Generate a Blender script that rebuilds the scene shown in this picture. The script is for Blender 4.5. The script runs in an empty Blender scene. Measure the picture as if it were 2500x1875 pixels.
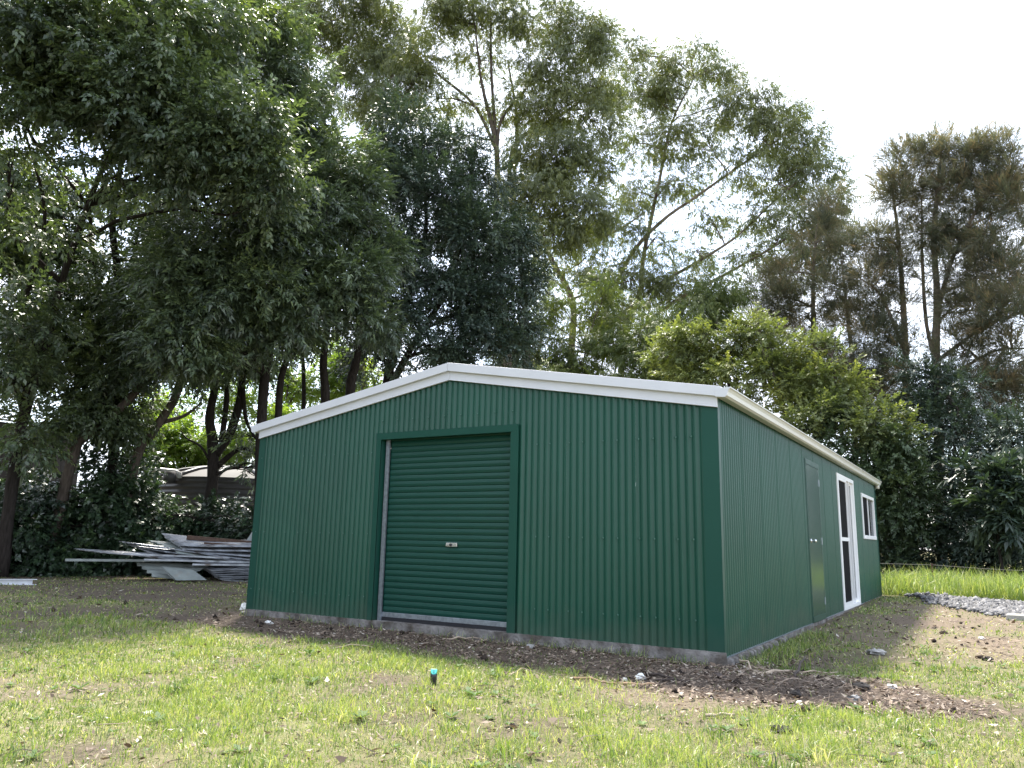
import bpy, math, random
import numpy as np
from mathutils import Matrix, Vector, noise as mnoise

S = bpy.context.scene
COL = S.collection
rng = np.random.default_rng(7)
random.seed(7)

# ------------------------------------------------------------------ camera
FPX, PITCH, ROLL, YAW = 1909.555, .1983, .0218, -.5456      # focal length for a 2500 px wide frame
CAM = np.array([2.1186, -7.2087, .9692])
FW = np.array([math.sin(YAW)*math.cos(PITCH), math.cos(YAW)*math.cos(PITCH), math.sin(PITCH)])
_ri = np.array([math.cos(YAW), -math.sin(YAW), 0.]); _up = np.cross(_ri, FW)
RI = _ri*math.cos(ROLL)+_up*math.sin(ROLL); UP = -_ri*math.sin(ROLL)+_up*math.cos(ROLL)
cd = bpy.data.cameras.new('camera'); cam = bpy.data.objects.new('camera', cd); COL.objects.link(cam)
cd.sensor_width = 36; cd.sensor_fit = 'HORIZONTAL'; cd.lens = FPX*36/2500
cd.clip_start = .05; cd.clip_end = 5000
m = Matrix.Identity(4)
for i in range(3):
    m[i][0], m[i][1], m[i][2], m[i][3] = RI[i], UP[i], -FW[i], CAM[i]
cam.matrix_world = m
S.camera = cam

# ------------------------------------------------------------------ sky, sun, exposure
SUN_EL, SUN_DIR = math.radians(57), (-.66, .75)
SKY_STRENGTH, SUN_STRENGTH, EXPOSURE = .15, 4.5, 1.65
W_ = bpy.data.worlds.new('World'); S.world = W_; W_.use_nodes = True
nt = W_.node_tree; nt.nodes.clear()
def N(nt, t, **k):
    n = nt.nodes.new(t)
    for a, b in k.items(): setattr(n, a, b)
    return n
sky = N(nt, 'ShaderNodeTexSky', sky_type='NISHITA', sun_disc=False)
sky.sun_elevation = SUN_EL; sky.sun_rotation = math.atan2(SUN_DIR[0], SUN_DIR[1])
sky.air_density = 1.0; sky.dust_density = 1.5; sky.ozone_density = 1.0
tc = N(nt, 'ShaderNodeTexCoord')
nz = N(nt, 'ShaderNodeTexNoise'); nz.inputs['Scale'].default_value = 2.2; nz.inputs['Detail'].default_value = 6
mp = N(nt, 'ShaderNodeMapping'); mp.inputs['Scale'].default_value = (1, 1, 2.2)
nt.links.new(tc.outputs['Generated'], mp.inputs['Vector']); nt.links.new(mp.outputs[0], nz.inputs['Vector'])
rp = N(nt, 'ShaderNodeValToRGB'); rp.color_ramp.elements[0].position = .34; rp.color_ramp.elements[1].position = .56
nt.links.new(nz.outputs['Fac'], rp.inputs['Fac'])
cl = N(nt, 'ShaderNodeMix', data_type='RGBA')
cl.inputs['B'].default_value = (5.2, 5.6, 6.3, 1)          # thin bright cloud veil
nt.links.new(rp.outputs['Color'], cl.inputs['Factor']); nt.links.new(sky.outputs[0], cl.inputs['A'])
bg = N(nt, 'ShaderNodeBackground'); bg.inputs['Strength'].default_value = SKY_STRENGTH
nt.links.new(cl.outputs['Result'], bg.inputs['Color'])
wo = N(nt, 'ShaderNodeOutputWorld'); nt.links.new(bg.outputs[0], wo.inputs['Surface'])
sl = bpy.data.lights.new('sun', 'SUN'); sl.energy = SUN_STRENGTH; sl.angle = math.radians(6); sl.color = (1, .94, .84)
so = bpy.data.objects.new('sun', sl); COL.objects.link(so)
_h = math.cos(SUN_EL)/math.hypot(*SUN_DIR)
so.rotation_euler = Vector((SUN_DIR[0]*_h, SUN_DIR[1]*_h, math.sin(SUN_EL))).to_track_quat('Z', 'Y').to_euler()
so.location = (-20, 30, 40)
S.view_settings.view_transform = 'Standard'; S.view_settings.look = 'None'
S.view_settings.gamma = 1; S.view_settings.use_curve_mapping = False; S.view_settings.exposure = EXPOSURE
S.render.engine = 'CYCLES'
S.cycles.use_denoising = True
S.cycles.max_bounces = 8; S.cycles.transparent_max_bounces = 8
S.cycles.diffuse_bounces = 4; S.cycles.glossy_bounces = 3; S.cycles.transmission_bounces = 5

# ------------------------------------------------------------------ helpers
def ray(u, v):
    d = FW+RI*(u-1250)/FPX-UP*(v-937.5)/FPX
    return d/np.linalg.norm(d)
def at(u, v, dist):
    "world point seen along a direction of the photograph, at a horizontal distance in metres"
    d = ray(u, v); return CAM+d*dist/math.hypot(d[0], d[1])
def sstep(a, b, x):
    t = np.clip((np.asarray(x, float)-a)/(b-a), 0, 1); return t*t*(3-2*t)
def vnoise(x, y, s, seed=0):
    "cheap smooth value noise for arrays"
    x = np.asarray(x, float)*s+seed*17.3; y = np.asarray(y, float)*s+seed*9.1
    xi = np.floor(x).astype(int); yi = np.floor(y).astype(int); fx = x-xi; fy = y-yi
    fx = fx*fx*(3-2*fx); fy = fy*fy*(3-2*fy)
    def h(a, b):
        n = (a*374761393+b*668265263+seed*974711) & 0x7fffffff
        n = ((n ^ (n >> 13))*1274126177) & 0x7fffffff
        return ((n ^ (n >> 16)) & 0xffff)/65535.
    return (h(xi, yi)*(1-fx)+h(xi+1, yi)*fx)*(1-fy)+(h(xi, yi+1)*(1-fx)+h(xi+1, yi+1)*fx)*fy
def fbm(x, y, s, seed=0, o=3):
    r = 0; a = .5; t = 0
    for i in range(o): r = r+a*vnoise(x, y, s*2**i, seed+i); t += a; a *= .5
    return r/t
W, L = 6.16, 11.66                      # shed plan: front x -W..0 at y 0, side wall x 0, y 0..L
def gz(x, y):
    "height of the ground"
    x = np.asarray(x, float); y = np.asarray(y, float)
    z = -.050+.020*sstep(-2, -7, x)-.02*sstep(-1.2, 0, x)+.085*sstep(1, 11, y)*sstep(-1.5, .5, x)-.05*sstep(-.5, -5, y)
    far = np.hypot(x+2, y-2)
    z = z+(fbm(x, y, .9, 3)-.5)*.05*sstep(.0, .6, np.maximum(np.maximum(-y, x), -x-W))+(fbm(x, y, .12, 5)-.5)*.5*sstep(18, 60, far)
    z = z+.12*np.exp(-(((x-.9)/.8)**2+((y+.75)/.55)**2))*.3
    return z

MATS = {}
def mat(name, col, rough=.6, spec=.5, metal=0, var=.15, vscale=6, bump=0, bscale=40, col2=None, c2lo=.45, c2hi=.65, c2scale=3, stretch=(1, 1, 1), coat=0, orand=0., splash=0.):
    if name in MATS: return MATS[name]
    M = bpy.data.materials.new(name); M.use_nodes = True; t = M.node_tree; b = t.nodes['Principled BSDF']
    b.inputs['Roughness'].default_value = rough; b.inputs['Specular IOR Level'].default_value = spec; b.inputs['Metallic'].default_value = metal
    b.inputs['Coat Weight'].default_value = coat
    c = N(t, 'ShaderNodeTexCoord'); mpn = N(t, 'ShaderNodeMapping'); mpn.inputs['Scale'].default_value = stretch
    t.links.new(c.outputs['Object'], mpn.inputs['Vector'])
    n1 = N(t, 'ShaderNodeTexNoise'); n1.inputs['Scale'].default_value = vscale; n1.inputs['Detail'].default_value = 5
    t.links.new(mpn.outputs[0], n1.inputs['Vector'])
    mr = N(t, 'ShaderNodeMapRange'); mr.inputs['From Min'].default_value = .3; mr.inputs['From Max'].default_value = .7
    mr.inputs['To Min'].default_value = 1-var; mr.inputs['To Max'].default_value = 1+var
    t.links.new(n1.outputs['Fac'], mr.inputs['Value'])
    vm = N(t, 'ShaderNodeVectorMath', operation='SCALE'); t.links.new(mr.outputs[0], vm.inputs['Scale'])
    if col2 is not None:
        n2 = N(t, 'ShaderNodeTexNoise'); n2.inputs['Scale'].default_value = c2scale; n2.inputs['Detail'].default_value = 6
        t.links.new(mpn.outputs[0], n2.inputs['Vector'])
        r2 = N(t, 'ShaderNodeMapRange'); r2.inputs['From Min'].default_value = c2lo; r2.inputs['From Max'].default_value = c2hi
        t.links.new(n2.outputs['Fac'], r2.inputs['Value'])
        mx = N(t, 'ShaderNodeMix', data_type='RGBA'); mx.inputs['A'].default_value = (*col, 1); mx.inputs['B'].default_value = (*col2, 1)
        t.links.new(r2.outputs[0], mx.inputs['Factor']); t.links.new(mx.outputs['Result'], vm.inputs[0])
    else:
        vm.inputs[0].default_value = col
    out_ = vm.outputs[0]
    if orand:
        oi = N(t, 'ShaderNodeObjectInfo'); mo = N(t, 'ShaderNodeMapRange'); mo.inputs['To Min'].default_value = 1-orand; mo.inputs['To Max'].default_value = 1+orand
        v2 = N(t, 'ShaderNodeVectorMath', operation='SCALE'); t.links.new(oi.outputs['Random'], mo.inputs['Value']); t.links.new(mo.outputs[0], v2.inputs['Scale'])
        t.links.new(out_, v2.inputs[0]); out_ = v2.outputs[0]
    if splash:                                   # mud splashed up the foot of the wall, uneven in height
        sx = N(t, 'ShaderNodeSeparateXYZ'); t.links.new(c.outputs['Object'], sx.inputs[0])
        ns_ = N(t, 'ShaderNodeTexNoise'); ns_.inputs['Scale'].default_value = 3.5; ns_.inputs['Detail'].default_value = 8; t.links.new(c.outputs['Object'], ns_.inputs['Vector'])
        ma = N(t, 'ShaderNodeMath', operation='MULTIPLY_ADD'); ma.inputs[1].default_value = -.55; t.links.new(ns_.outputs['Fac'], ma.inputs[0]); t.links.new(sx.outputs['Z'], ma.inputs[2])
        ms = N(t, 'ShaderNodeMapRange'); ms.inputs['From Min'].default_value = -.26; ms.inputs['From Max'].default_value = .02; ms.inputs['To Min'].default_value = splash; ms.inputs['To Max'].default_value = 0; t.links.new(ma.outputs[0], ms.inputs['Value'])
        mm = N(t, 'ShaderNodeMix', data_type='RGBA'); mm.inputs['B'].default_value = (.17, .135, .105, 1); t.links.new(ms.outputs[0], mm.inputs['Factor']); t.links.new(out_, mm.inputs['A']); out_ = mm.outputs['Result']
    t.links.new(out_, b.inputs['Base Color'])
    if bump:
        nb = N(t, 'ShaderNodeTexNoise'); nb.inputs['Scale'].default_value = bscale; nb.inputs['Detail'].default_value = 4
        t.links.new(mpn.outputs[0], nb.inputs['Vector'])
        bp = N(t, 'ShaderNodeBump'); bp.inputs['Strength'].default_value = bump; bp.inputs['Distance'].default_value = .02
        t.links.new(nb.outputs['Fac'], bp.inputs['Height']); t.links.new(bp.outputs[0], b.inputs['Normal'])
    MATS[name] = M; return M
def leafmat(name, cols, trans=.35, rough=.42, spec=.5, tcol=(1.25, 1.35, .55)):
    "leaf or blade: colour from a per-leaf tint, thin enough to let sun through"
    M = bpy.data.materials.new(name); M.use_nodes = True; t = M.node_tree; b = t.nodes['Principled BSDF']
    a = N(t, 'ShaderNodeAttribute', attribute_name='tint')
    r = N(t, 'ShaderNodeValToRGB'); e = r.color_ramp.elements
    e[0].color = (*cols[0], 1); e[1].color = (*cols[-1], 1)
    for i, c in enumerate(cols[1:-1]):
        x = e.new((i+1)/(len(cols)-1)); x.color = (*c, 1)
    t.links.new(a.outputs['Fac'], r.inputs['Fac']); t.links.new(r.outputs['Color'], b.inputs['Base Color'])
    b.inputs['Roughness'].default_value = rough; b.inputs['Specular IOR Level'].default_value = spec
    tr = N(t, 'ShaderNodeBsdfTranslucent'); vm = N(t, 'ShaderNodeVectorMath', operation='MULTIPLY'); vm.inputs[1].default_value = tcol
    t.links.new(r.outputs['Color'], vm.inputs[0]); t.links.new(vm.outputs[0], tr.inputs['Color'])
    mx = N(t, 'ShaderNodeMixShader'); mx.inputs['Fac'].default_value = trans
    t.links.new(b.outputs[0], mx.inputs[1]); t.links.new(tr.outputs[0], mx.inputs[2])
    t.links.new(mx.outputs[0], t.nodes['Material Output'].inputs['Surface'])
    return M

def tag(o, label=None, cat=None, group=None, kind=None):
    if label: o['label'] = label
    if cat: o['category'] = cat
    if group: o['group'] = group
    if kind: o['kind'] = kind
    return o
def link(o, parent=None):
    "every location is a world location; parents are never rotated"
    COL.objects.link(o)
    if parent is not None:
        o.parent = parent; o.matrix_parent_inverse = Matrix.Translation(-parent.location)
    return o
def empty(name, loc, parent=None):
    o = bpy.data.objects.new(name, None); o.location = loc; o.empty_display_size = .2
    return link(o, parent)
class MB:
    def __init__(s): s.v = []; s.f = []
    def quadbox(s, p):           # 8 corners: 0-3 bottom ccw, 4-7 top
        k = len(s.v); s.v += [tuple(map(float, q)) for q in p]
        s.f += [tuple(k+i for i in q) for q in ((0, 3, 2, 1), (4, 5, 6, 7), (0, 1, 5, 4), (1, 2, 6, 5), (2, 3, 7, 6), (3, 0, 4, 7))]
        return s
    def box(s, x0, x1, y0, y1, z0, z1):
        return s.quadbox([(x0, y0, z0), (x1, y0, z0), (x1, y1, z0), (x0, y1, z0), (x0, y0, z1), (x1, y0, z1), (x1, y1, z1), (x0, y1, z1)])
    def beam(s, a, b, w, h, up=(0, 0, 1)):
        a = np.array(a, float); b = np.array(b, float); d = b-a; d /= np.linalg.norm(d)
        x = np.cross(d, up); x /= np.linalg.norm(x); z = np.cross(x, d)
        P = []
        for q in (a, b):
            P.append([q-x*w/2-z*h/2, q+x*w/2-z*h/2, q+x*w/2+z*h/2, q-x*w/2+z*h/2])
        return s.quadbox([P[0][0], P[0][1], P[1][1], P[1][0], P[0][3], P[0][2], P[1][2], P[1][3]])
    def tube(s, pts, rad, n=7, cap=True, wob=0):
        pts = np.array(pts, float); rad = np.broadcast_to(np.array(rad, float), (len(pts),)); k = len(s.v)
        t = np.gradient(pts, axis=0); t /= np.linalg.norm(t, axis=1)[:, None]+1e-9
        ref = np.array([.31, .17, .93]) if abs(t[0][2]) < .8 else np.array([.95, .2, .1])
        for i in range(len(pts)):
            x = np.cross(t[i], ref); x /= np.linalg.norm(x); y = np.cross(t[i], x)
            for j in range(n):
                a = 2*math.pi*j/n; r = rad[i]*(1+wob*(random.random()-.5))
                s.v.append(tuple(pts[i]+(x*math.cos(a)+y*math.sin(a))*r))
        for i in range(len(pts)-1):
            for j in range(n):
                s.f.append((k+i*n+j, k+i*n+(j+1) % n, k+(i+1)*n+(j+1) % n, k+(i+1)*n+j))
        if cap:
            s.f.append(tuple(k+j for j in range(n))[::-1]); s.f.append(tuple(k+(len(pts)-1)*n+j for j in range(n)))
        return s
    def extrude(s, prof, a, b, close=True):
        "profile of 3D offsets swept from a to b"
        k = len(s.v); n = len(prof)
        for q in (a, b):
            s.v += [tuple(np.array(q, float)+np.array(p, float)) for p in prof]
        for j in range(n if close else n-1):
            s.f.append((k+j, k+(j+1) % n, k+n+(j+1) % n, k+n+j))
        if close: s.f.append(tuple(range(k, k+n))[::-1]); s.f.append(tuple(range(k+n, k+2*n)))
        return s
    def mesh(s, name, smooth=False):
        me = bpy.data.meshes.new(name); me.from_pydata(s.v, [], s.f); me.validate(verbose=False)
        if smooth: me.shade_smooth()
        return me
    def build(s, name, m, parent=None, smooth=False, bevel=0):
        me = s.mesh(name, smooth); me.materials.append(m)
        o = bpy.data.objects.new(name, me)
        if bevel:
            bv = o.modifiers.new('bevel', 'BEVEL'); bv.width = bevel; bv.segments = 2; bv.limit_method = 'ANGLE'
        return link(o, parent)
def npmesh(name, V, F, m, parent=None, tint=None, smooth=False):
    "fast mesh from arrays; F is (n,k) with equal-sided faces, or a list of such arrays"
    if not isinstance(F, list): F = [F]
    me = bpy.data.meshes.new(name)
    nf = sum(len(f) for f in F); nl = sum(f.size for f in F)
    me.vertices.add(len(V)); me.vertices.foreach_set('co', np.ascontiguousarray(V, np.float32).ravel())
    me.loops.add(nl); me.loops.foreach_set('vertex_index', np.concatenate([f.ravel() for f in F]).astype(np.int32))
    me.polygons.add(nf)
    tot = np.concatenate([np.full(len(f), f.shape[1]) for f in F]).astype(np.int32)
    me.polygons.foreach_set('loop_start', (np.cumsum(tot)-tot).astype(np.int32))
    if tint is not None:
        a = me.attributes.new('tint', 'FLOAT', 'FACE'); a.data.foreach_set('value', np.ascontiguousarray(tint, np.float32))
    me.update(calc_edges=True)
    if smooth: me.shade_smooth()
    me.materials.append(m)
    o = bpy.data.objects.new(name, me)
    return link(o, parent)

# ------------------------------------------------------------------ materials
M_green = mat('green_steel', (.0105, .064, .043), rough=.29, spec=.31, var=.07, vscale=1.3, orand=.05, splash=.16, bump=.05, bscale=2.2)
M_greenflat = mat('green_flashing', (.0085, .056, .040), rough=.40, spec=.22, var=.04, vscale=2, splash=.1)
M_greendoor = mat('green_door_skin', (.009, .056, .040), rough=.24, spec=.42, var=.03, vscale=2)
M_greenroll = mat('green_roller_slats', (.008, .050, .037), rough=.36, spec=.28, var=.05, vscale=2)
M_white = mat('white_steel', (.56, .57, .605), rough=.4, spec=.4, var=.03, vscale=3)
M_cream = mat('pale_gutter_steel', (.62, .61, .57), rough=.38, spec=.45, var=.03, vscale=3)
M_frame = mat('white_window_frame', (.8, .8, .8), rough=.35, var=.02)
M_galv = mat('galvanised', (.30, .33, .37), rough=.42, metal=.7, var=.25, vscale=25)
M_steel = mat('bright_steel', (.7, .7, .7), rough=.22, metal=.9, var=.05)
M_rubber = mat('black_rubber', (.012, .012, .016), rough=.7, var=.1)
M_screen = mat('dark_flyscreen', (.008, .008, .009), rough=.8, spec=.06, var=.1)
M_conc = mat('rough_concrete', (.20, .188, .18), rough=.9, spec=.2, var=.3, vscale=14, bump=.7, bscale=30, col2=(.09, .078, .068), c2lo=.42, c2hi=.62, c2scale=5, stretch=(1, 1, 1))
M_glass = bpy.data.materials.new('window_glass'); M_glass.use_nodes = True
_t = M_glass.node_tree; _b = _t.nodes['Principled BSDF']; _b.inputs['Base Color'].default_value = (.02, .022, .025, 1); _b.inputs['Roughness'].default_value = .02
_b.inputs['Specular IOR Level'].default_value = .2
_tr = N(_t, 'ShaderNodeBsdfTransparent'); _tr.inputs['Color'].default_value = (.75, .8, .8, 1); _mx = N(_t, 'ShaderNodeMixShader'); _mx.inputs['Fac'].default_value = .55
_t.links.new(_b.outputs[0], _mx.inputs[1]); _t.links.new(_tr.outputs[0], _mx.inputs[2]); _t.links.new(_mx.outputs[0], _t.nodes['Material Output'].inputs['Surface'])
M_bark = mat('dark_bark', (.03, .025, .022), rough=.95, spec=.1, var=.4, vscale=9, bump=.8, bscale=14, stretch=(3, 3, .6))
M_bark2 = mat('grey_brown_bark', (.085, .068, .055), rough=.95, spec=.1, var=.4, vscale=7, bump=.8, bscale=14, stretch=(3, 3, .6))
M_bark3 = mat('pale_gum_bark', (.20, .165, .13), rough=.9, spec=.1, var=.35, vscale=4, bump=.5, bscale=10, stretch=(2, 2, .5), col2=(.09, .07, .055), c2scale=2)
M_oldsheet = mat('weathered_zinc_sheet', (.34, .355, .385), rough=.38, metal=.45, var=.4, vscale=5, col2=(.12, .10, .09), c2lo=.56, c2hi=.72, c2scale=4)
M_palesheet = mat('pale_painted_sheet', (.25, .275, .26), rough=.55, var=.2, vscale=5, col2=(.28, .24, .2), c2lo=.6, c2hi=.8, c2scale=4)
M_timber = mat('old_dark_timber', (.085, .05, .035), rough=.85, var=.4, vscale=8, stretch=(.4, 3, 3), bump=.4)
M_tank = mat('dark_grey_poly_tank', (.055, .05, .048), rough=.5, var=.15, vscale=3)
M_pipe = mat('pale_pvc_pipe', (.45, .43, .40), rough=.4, var=.1)
M_brownwall = mat('brown_metal_wall', (.05, .038, .034), rough=.5, var=.15)

# ------------------------------------------------------------------ ground sheet
def masks(x, y):
    "grass cover 0..1, clay 0..1 (pale pinkish earth), litter 0..1"
    x = np.asarray(x, float); y = np.asarray(y, float)
    n = fbm(x, y, 1.3, 11, 4)-.5; n2 = fbm(x, y, .5, 21, 3)-.5
    front = np.maximum(0, -y)+n*.55
    edge = 1.0+.25*sstep(-4, -1.5, x)+.15*sstep(-5, -8, x)-.35*sstep(-8, -11, x)
    strip = 1-sstep(edge-.15, edge+.25, front)
    strip = strip*sstep(-8.2, -6.3, x)*(y < 2.5)*(1-sstep(.1, 2.5, y))*(1-sstep(.2, 1.0, x+n))
    patch = 1-sstep(.75, 1.15, np.sqrt(((x-.55)/1.35)**2+((y+.85)/.85)**2)+n*.55)
    path = (1-sstep(.6, 1.25, np.abs(x-1.15-.09*(y-3))/1.15+n*.8))*sstep(1.6, 3.2, y+n)*(1-sstep(10.0, 11.3, y+n))
    clayp = (1-sstep(.6, 1.2, np.sqrt(((x-2.5)/1.3)**2+((y-3.2)/1.4)**2)+n*.6))
    clayf = (1-sstep(.5, 1.1, np.sqrt(((x-.15)/.7)**2+((y+1.75)/.35)**2)+n*.6))*.7
    clayl = (1-sstep(.5, 1.1, np.sqrt(((x+3.6)/.9)**2+((y+4.2)/.6)**2)+n*.6))*.6
    side = (1-sstep(.0, .25, np.where((y > 0) & (y < L), x+n*.1, 9)))
    bare = np.clip(np.maximum.reduce([strip*.95, patch*.97, path*.62, clayp*.55, clayf*.8, clayl*.8, side*.6]), 0, 1)
    back = sstep(-6.5, -8.5, x)*sstep(-4.2, -1.5, y)            # thin shaded lawn to the left
    g = (1-bare)*(1-.1*back)*np.clip(.70+n*1.9+n2*1.0, .10, 1)
    clay = np.clip(np.maximum.reduce([path*.75, clayp, clayf, clayl*.8]), 0, 1)
    lit = np.clip(np.maximum.reduce([strip*.65, patch*1.0, path*.55, clayp*.4, back*.3])+.10, 0, 1)
    return np.clip(g, 0, 1), clay, lit
def axis(lo, a, b, hi, fine):
    f = np.arange(a, b+fine/2, fine)
    l = [a]; s = fine
    while l[-1] > lo: s *= 1.35; l.append(max(lo, l[-1]-s))
    r = [f[-1]]; s = fine
    while r[-1] < hi: s *= 1.35; r.append(min(hi, r[-1]+s))
    return np.concatenate([l[1:][::-1], f, r[1:]])
gx = axis(-900, -18, 6, 900, .11); gy = axis(-900, -6, 14, 900, .11)
X, Y = np.meshgrid(gx, gy); Zg = gz(X, Y)
# keep the sheet below the slab inside the shed footprint
inside = (X > -W+.1) & (X < -.1) & (Y > .1) & (Y < L-.1); Zg = np.where(inside, np.minimum(Zg, -.13), Zg)
fine = (X > -18) & (X < 6) & (Y > -6) & (Y < 14)
Zg = Zg+np.where(fine & ~inside, (fbm(X, Y, 7, 31, 2)-.5)*.035, 0)
nx, ny = len(gx), len(gy)
idx = np.arange(nx*ny).reshape(ny, nx)
F = np.stack([idx[:-1, :-1], idx[:-1, 1:], idx[1:, 1:], idx[1:, :-1]], -1).reshape(-1, 4)
Mg = bpy.data.materials.new('earth_and_turf'); Mg.use_nodes = True; t = Mg.node_tree; b = t.nodes['Principled BSDF']
b.inputs['Roughness'].default_value = .95; b.inputs['Specular IOR Level'].default_value = .15
ag = N(t, 'ShaderNodeAttribute', attribute_name='grass'); ac = N(t, 'ShaderNodeAttribute', attribute_name='clay')
c = N(t, 'ShaderNodeTexCoord')
def noise_(scale, det=6):
    n = N(t, 'ShaderNodeTexNoise'); n.inputs['Scale'].default_value = scale; n.inputs['Detail'].default_value = det; n.inputs['Roughness'].default_value = .65
    t.links.new(c.outputs['Object'], n.inputs['Vector']); return n
def mixc(a, b_, fac):
    n = N(t, 'ShaderNodeMix', data_type='RGBA')
    for k, q in (('A', a), ('B', b_)):
        if isinstance(q, tuple): n.inputs[k].default_value = (*q, 1)
        else: t.links.new(q, n.inputs[k])
    t.links.new(fac, n.inputs['Factor']); return n.outputs['Result']
n1 = noise_(35); n2 = noise_(9); n3 = noise_(120, 3)
def rng_(o, a, b_):
    n = N(t, 'ShaderNodeMapRange'); n.inputs['From Min'].default_value = a; n.inputs['From Max'].default_value = b_; t.links.new(o, n.inputs['Value']); return n.outputs[0]
soil = mixc((.05, .038, .031), (.135, .104, .082), rng_(n1.outputs['Fac'], .35, .65))
soil = mixc(soil, (.16, .13, .11), rng_(n3.outputs['Fac'], .58, .7))
clay = mixc((.125, .094, .07), (.21, .165, .125), rng_(n1.outputs['Fac'], .35, .65))
soil = mixc(soil, clay, ac.outputs['Fac'])
turf = mixc((.135, .14, .062), (.205, .19, .10), rng_(n2.outputs['Fac'], .35, .65))
turf = mixc(turf, (.2, .17, .09), rng_(n1.outputs['Fac'], .5, .7))
t.links.new(mixc(soil, turf, ag.outputs['Fac']), b.inputs['Base Color'])
bp = N(t, 'ShaderNodeBump'); bp.inputs['Strength'].default_value = .8; bp.inputs['Distance'].default_value = .03
t.links.new(n1.outputs['Fac'], bp.inputs['Height']); t.links.new(bp.outputs[0], b.inputs['Normal'])
go = npmesh('ground', np.stack([X, Y, Zg], -1).reshape(-1, 3), F, Mg, smooth=True)
g_, c_, l_ = masks(X, Y)
far = np.hypot(X, Y) > 30; g_ = np.where(far, .9, g_); c_ = np.where(far, 0, c_)
for nm, ar in (('grass', g_), ('clay', c_)):
    a = go.data.attributes.new(nm, 'FLOAT', 'POINT'); a.data.foreach_set('value', ar.ravel().astype(np.float32))
tag(go, 'uneven yard of thin lawn, bare earth and clay around the shed', kind='structure')

# ------------------------------------------------------------------ the shed
HE, HR, XA = 2.247, 2.775, -3.08         # underside of the barge at the eaves and at the ridge, ridge x
def zs(x): return HE+(HR-HE)*(1-abs(x-XA)/3.08)
shed = tag(empty('metal_shed', (-W/2, L/2, -.1)), 'large dark green corrugated shed with white barge and roller door', 'shed')
PITCHC, AMP = .0762, .0105
def corr(s, k=.7): return AMP*math.tanh(k*math.sin(2*math.pi*s/PITCHC))/math.tanh(k)
def clad(axis_, fixed, sgn, s0, s1, top, opens, name='cladding_sheet', zlo=0., segs=8, mat_=None):
    "one wall of vertical corrugated sheets, each ten ribs wide; opens = (s0, s1, z0, z1)"
    s = s0
    while s < s1-1e-4:
        e = min(s+10*PITCHC, s1)
        n = max(1, round((e-s)/PITCHC*segs)); cut = sorted({s+(e-s)*i/n for i in range(n+1)} | {q for o in opens for q in o[:2] if s < q < e})
        mb = MB(); key = {}
        def vid(q, z):
            k = (round(q, 5), round(z, 4))
            if k not in key:
                d = fixed+sgn*(corr(q)+.0012*((q-s)/(e-s))); key[k] = len(mb.v)
                mb.v.append((q, d, z) if axis_ == 'x' else (d, q, z))
            return key[k]
        for a, b in zip(cut[:-1], cut[1:]):
            c = (a+b)/2; iv = [(zlo, None)]
            for o in opens:
                if o[0] <= c <= o[1]:
                    iv = ([(zlo, o[2])] if o[2] > zlo+.01 else [])+[(o[3], None)]
            for z0, z1 in iv:
                ta, tb = (top(a), top(b)) if z1 is None else (z1, z1)
                q = (vid(a, z0), vid(b, z0), vid(b, tb), vid(a, ta))
                mb.f.append(q if (sgn < 0) == (axis_ == 'x') else q[::-1])
        mb.build(name, mat_ or M_green, shed, smooth=True)
        s = e
RD = (-4.06, -2.16, 0, 2.165)            # roller door opening in the front wall
PD = (4.02, 4.94, 0, 2.14); SD = (6.60, 8.32, .03, 2.16); WN = (9.42, 11.17, 1.20, 2.0)
clad('x', -.009, -1, -W+.015, -.015, lambda x: zs(x)+.06, [RD])
clad('y', .005, 1, .015, L-.015, lambda y: 2.40, [PD, (SD[0], SD[1], 0, SD[3]), WN])
clad('y', -W-.005, -1, .015, L-.015, lambda y: 2.40, [], segs=4)
clad('x', L-.009, 1, -W+.015, -.015, lambda x: zs(x)+.06, [], segs=4)
# concrete slab with a rough, spalled edge
def rough_face(pts_fn, nu, nv, amp, seed):
    v = []
    for j in range(nv+1):
        for i in range(nu+1):
            p, nrm, a = pts_fn(i/nu, j/nv)
            d = (mnoise.fractal(Vector((p[0]*3+seed, p[1]*3, p[2]*5)), 1.0, 2.0, 4)*.6+mnoise.noise(Vector((p[0]*14, p[1]*14, p[2]*9+seed)))*.5)*amp*a
            v.append(tuple(np.array(p)+np.array(nrm)*d))
    f = [(j*(nu+1)+i, j*(nu+1)+i+1, (j+1)*(nu+1)+i+1, (j+1)*(nu+1)+i) for j in range(nv) for i in range(nu)]
    return v, f
mb = MB()
for v, f in (rough_face(lambda u, w: ((-W-.01+(W+.045)*u, -.035-.02*(1-w), -.36+.405*w if w < .99 else .045), (0, -1, 0), 1 if w < .9 else .4), 240, 7, .022, 1),
             rough_face(lambda u, w: (.03+.015*(1-w), -.04+(L+.05)*u, -.36+(.36-.004)*w) and ((.03+.015*(1-w), -.04+(L+.05)*u, -.36+.356*w), (1, 0, 0), 1 if w < .9 else .4), 260, 6, .022, 5),
             rough_face(lambda u, w: (-W-.03, L-u*L, -.36+.35*w) and ((-W-.03, L-u*(L+.03), -.36+.35*w), (-1, 0, 0), 1), 90, 4, .02, 8)):
    k = len(mb.v); mb.v += v; mb.f += [tuple(k+i for i in q) for q in f]
slab = mb.build('slab_edge', M_conc, shed, smooth=True)
MB().quadbox([(-W-.01, -.034, -.3), (.02, -.034, -.3), (.02, L, -.3), (-W-.01, L, -.3), (-W-.01, -.034, .043), (.02, -.034, .043), (.02, L, .043), (-W-.01, L, .043)])
MB().box(-W+.03, -.03, -.03, L-.03, -.25, .044).build('floor_slab', M_conc, shed)
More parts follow.
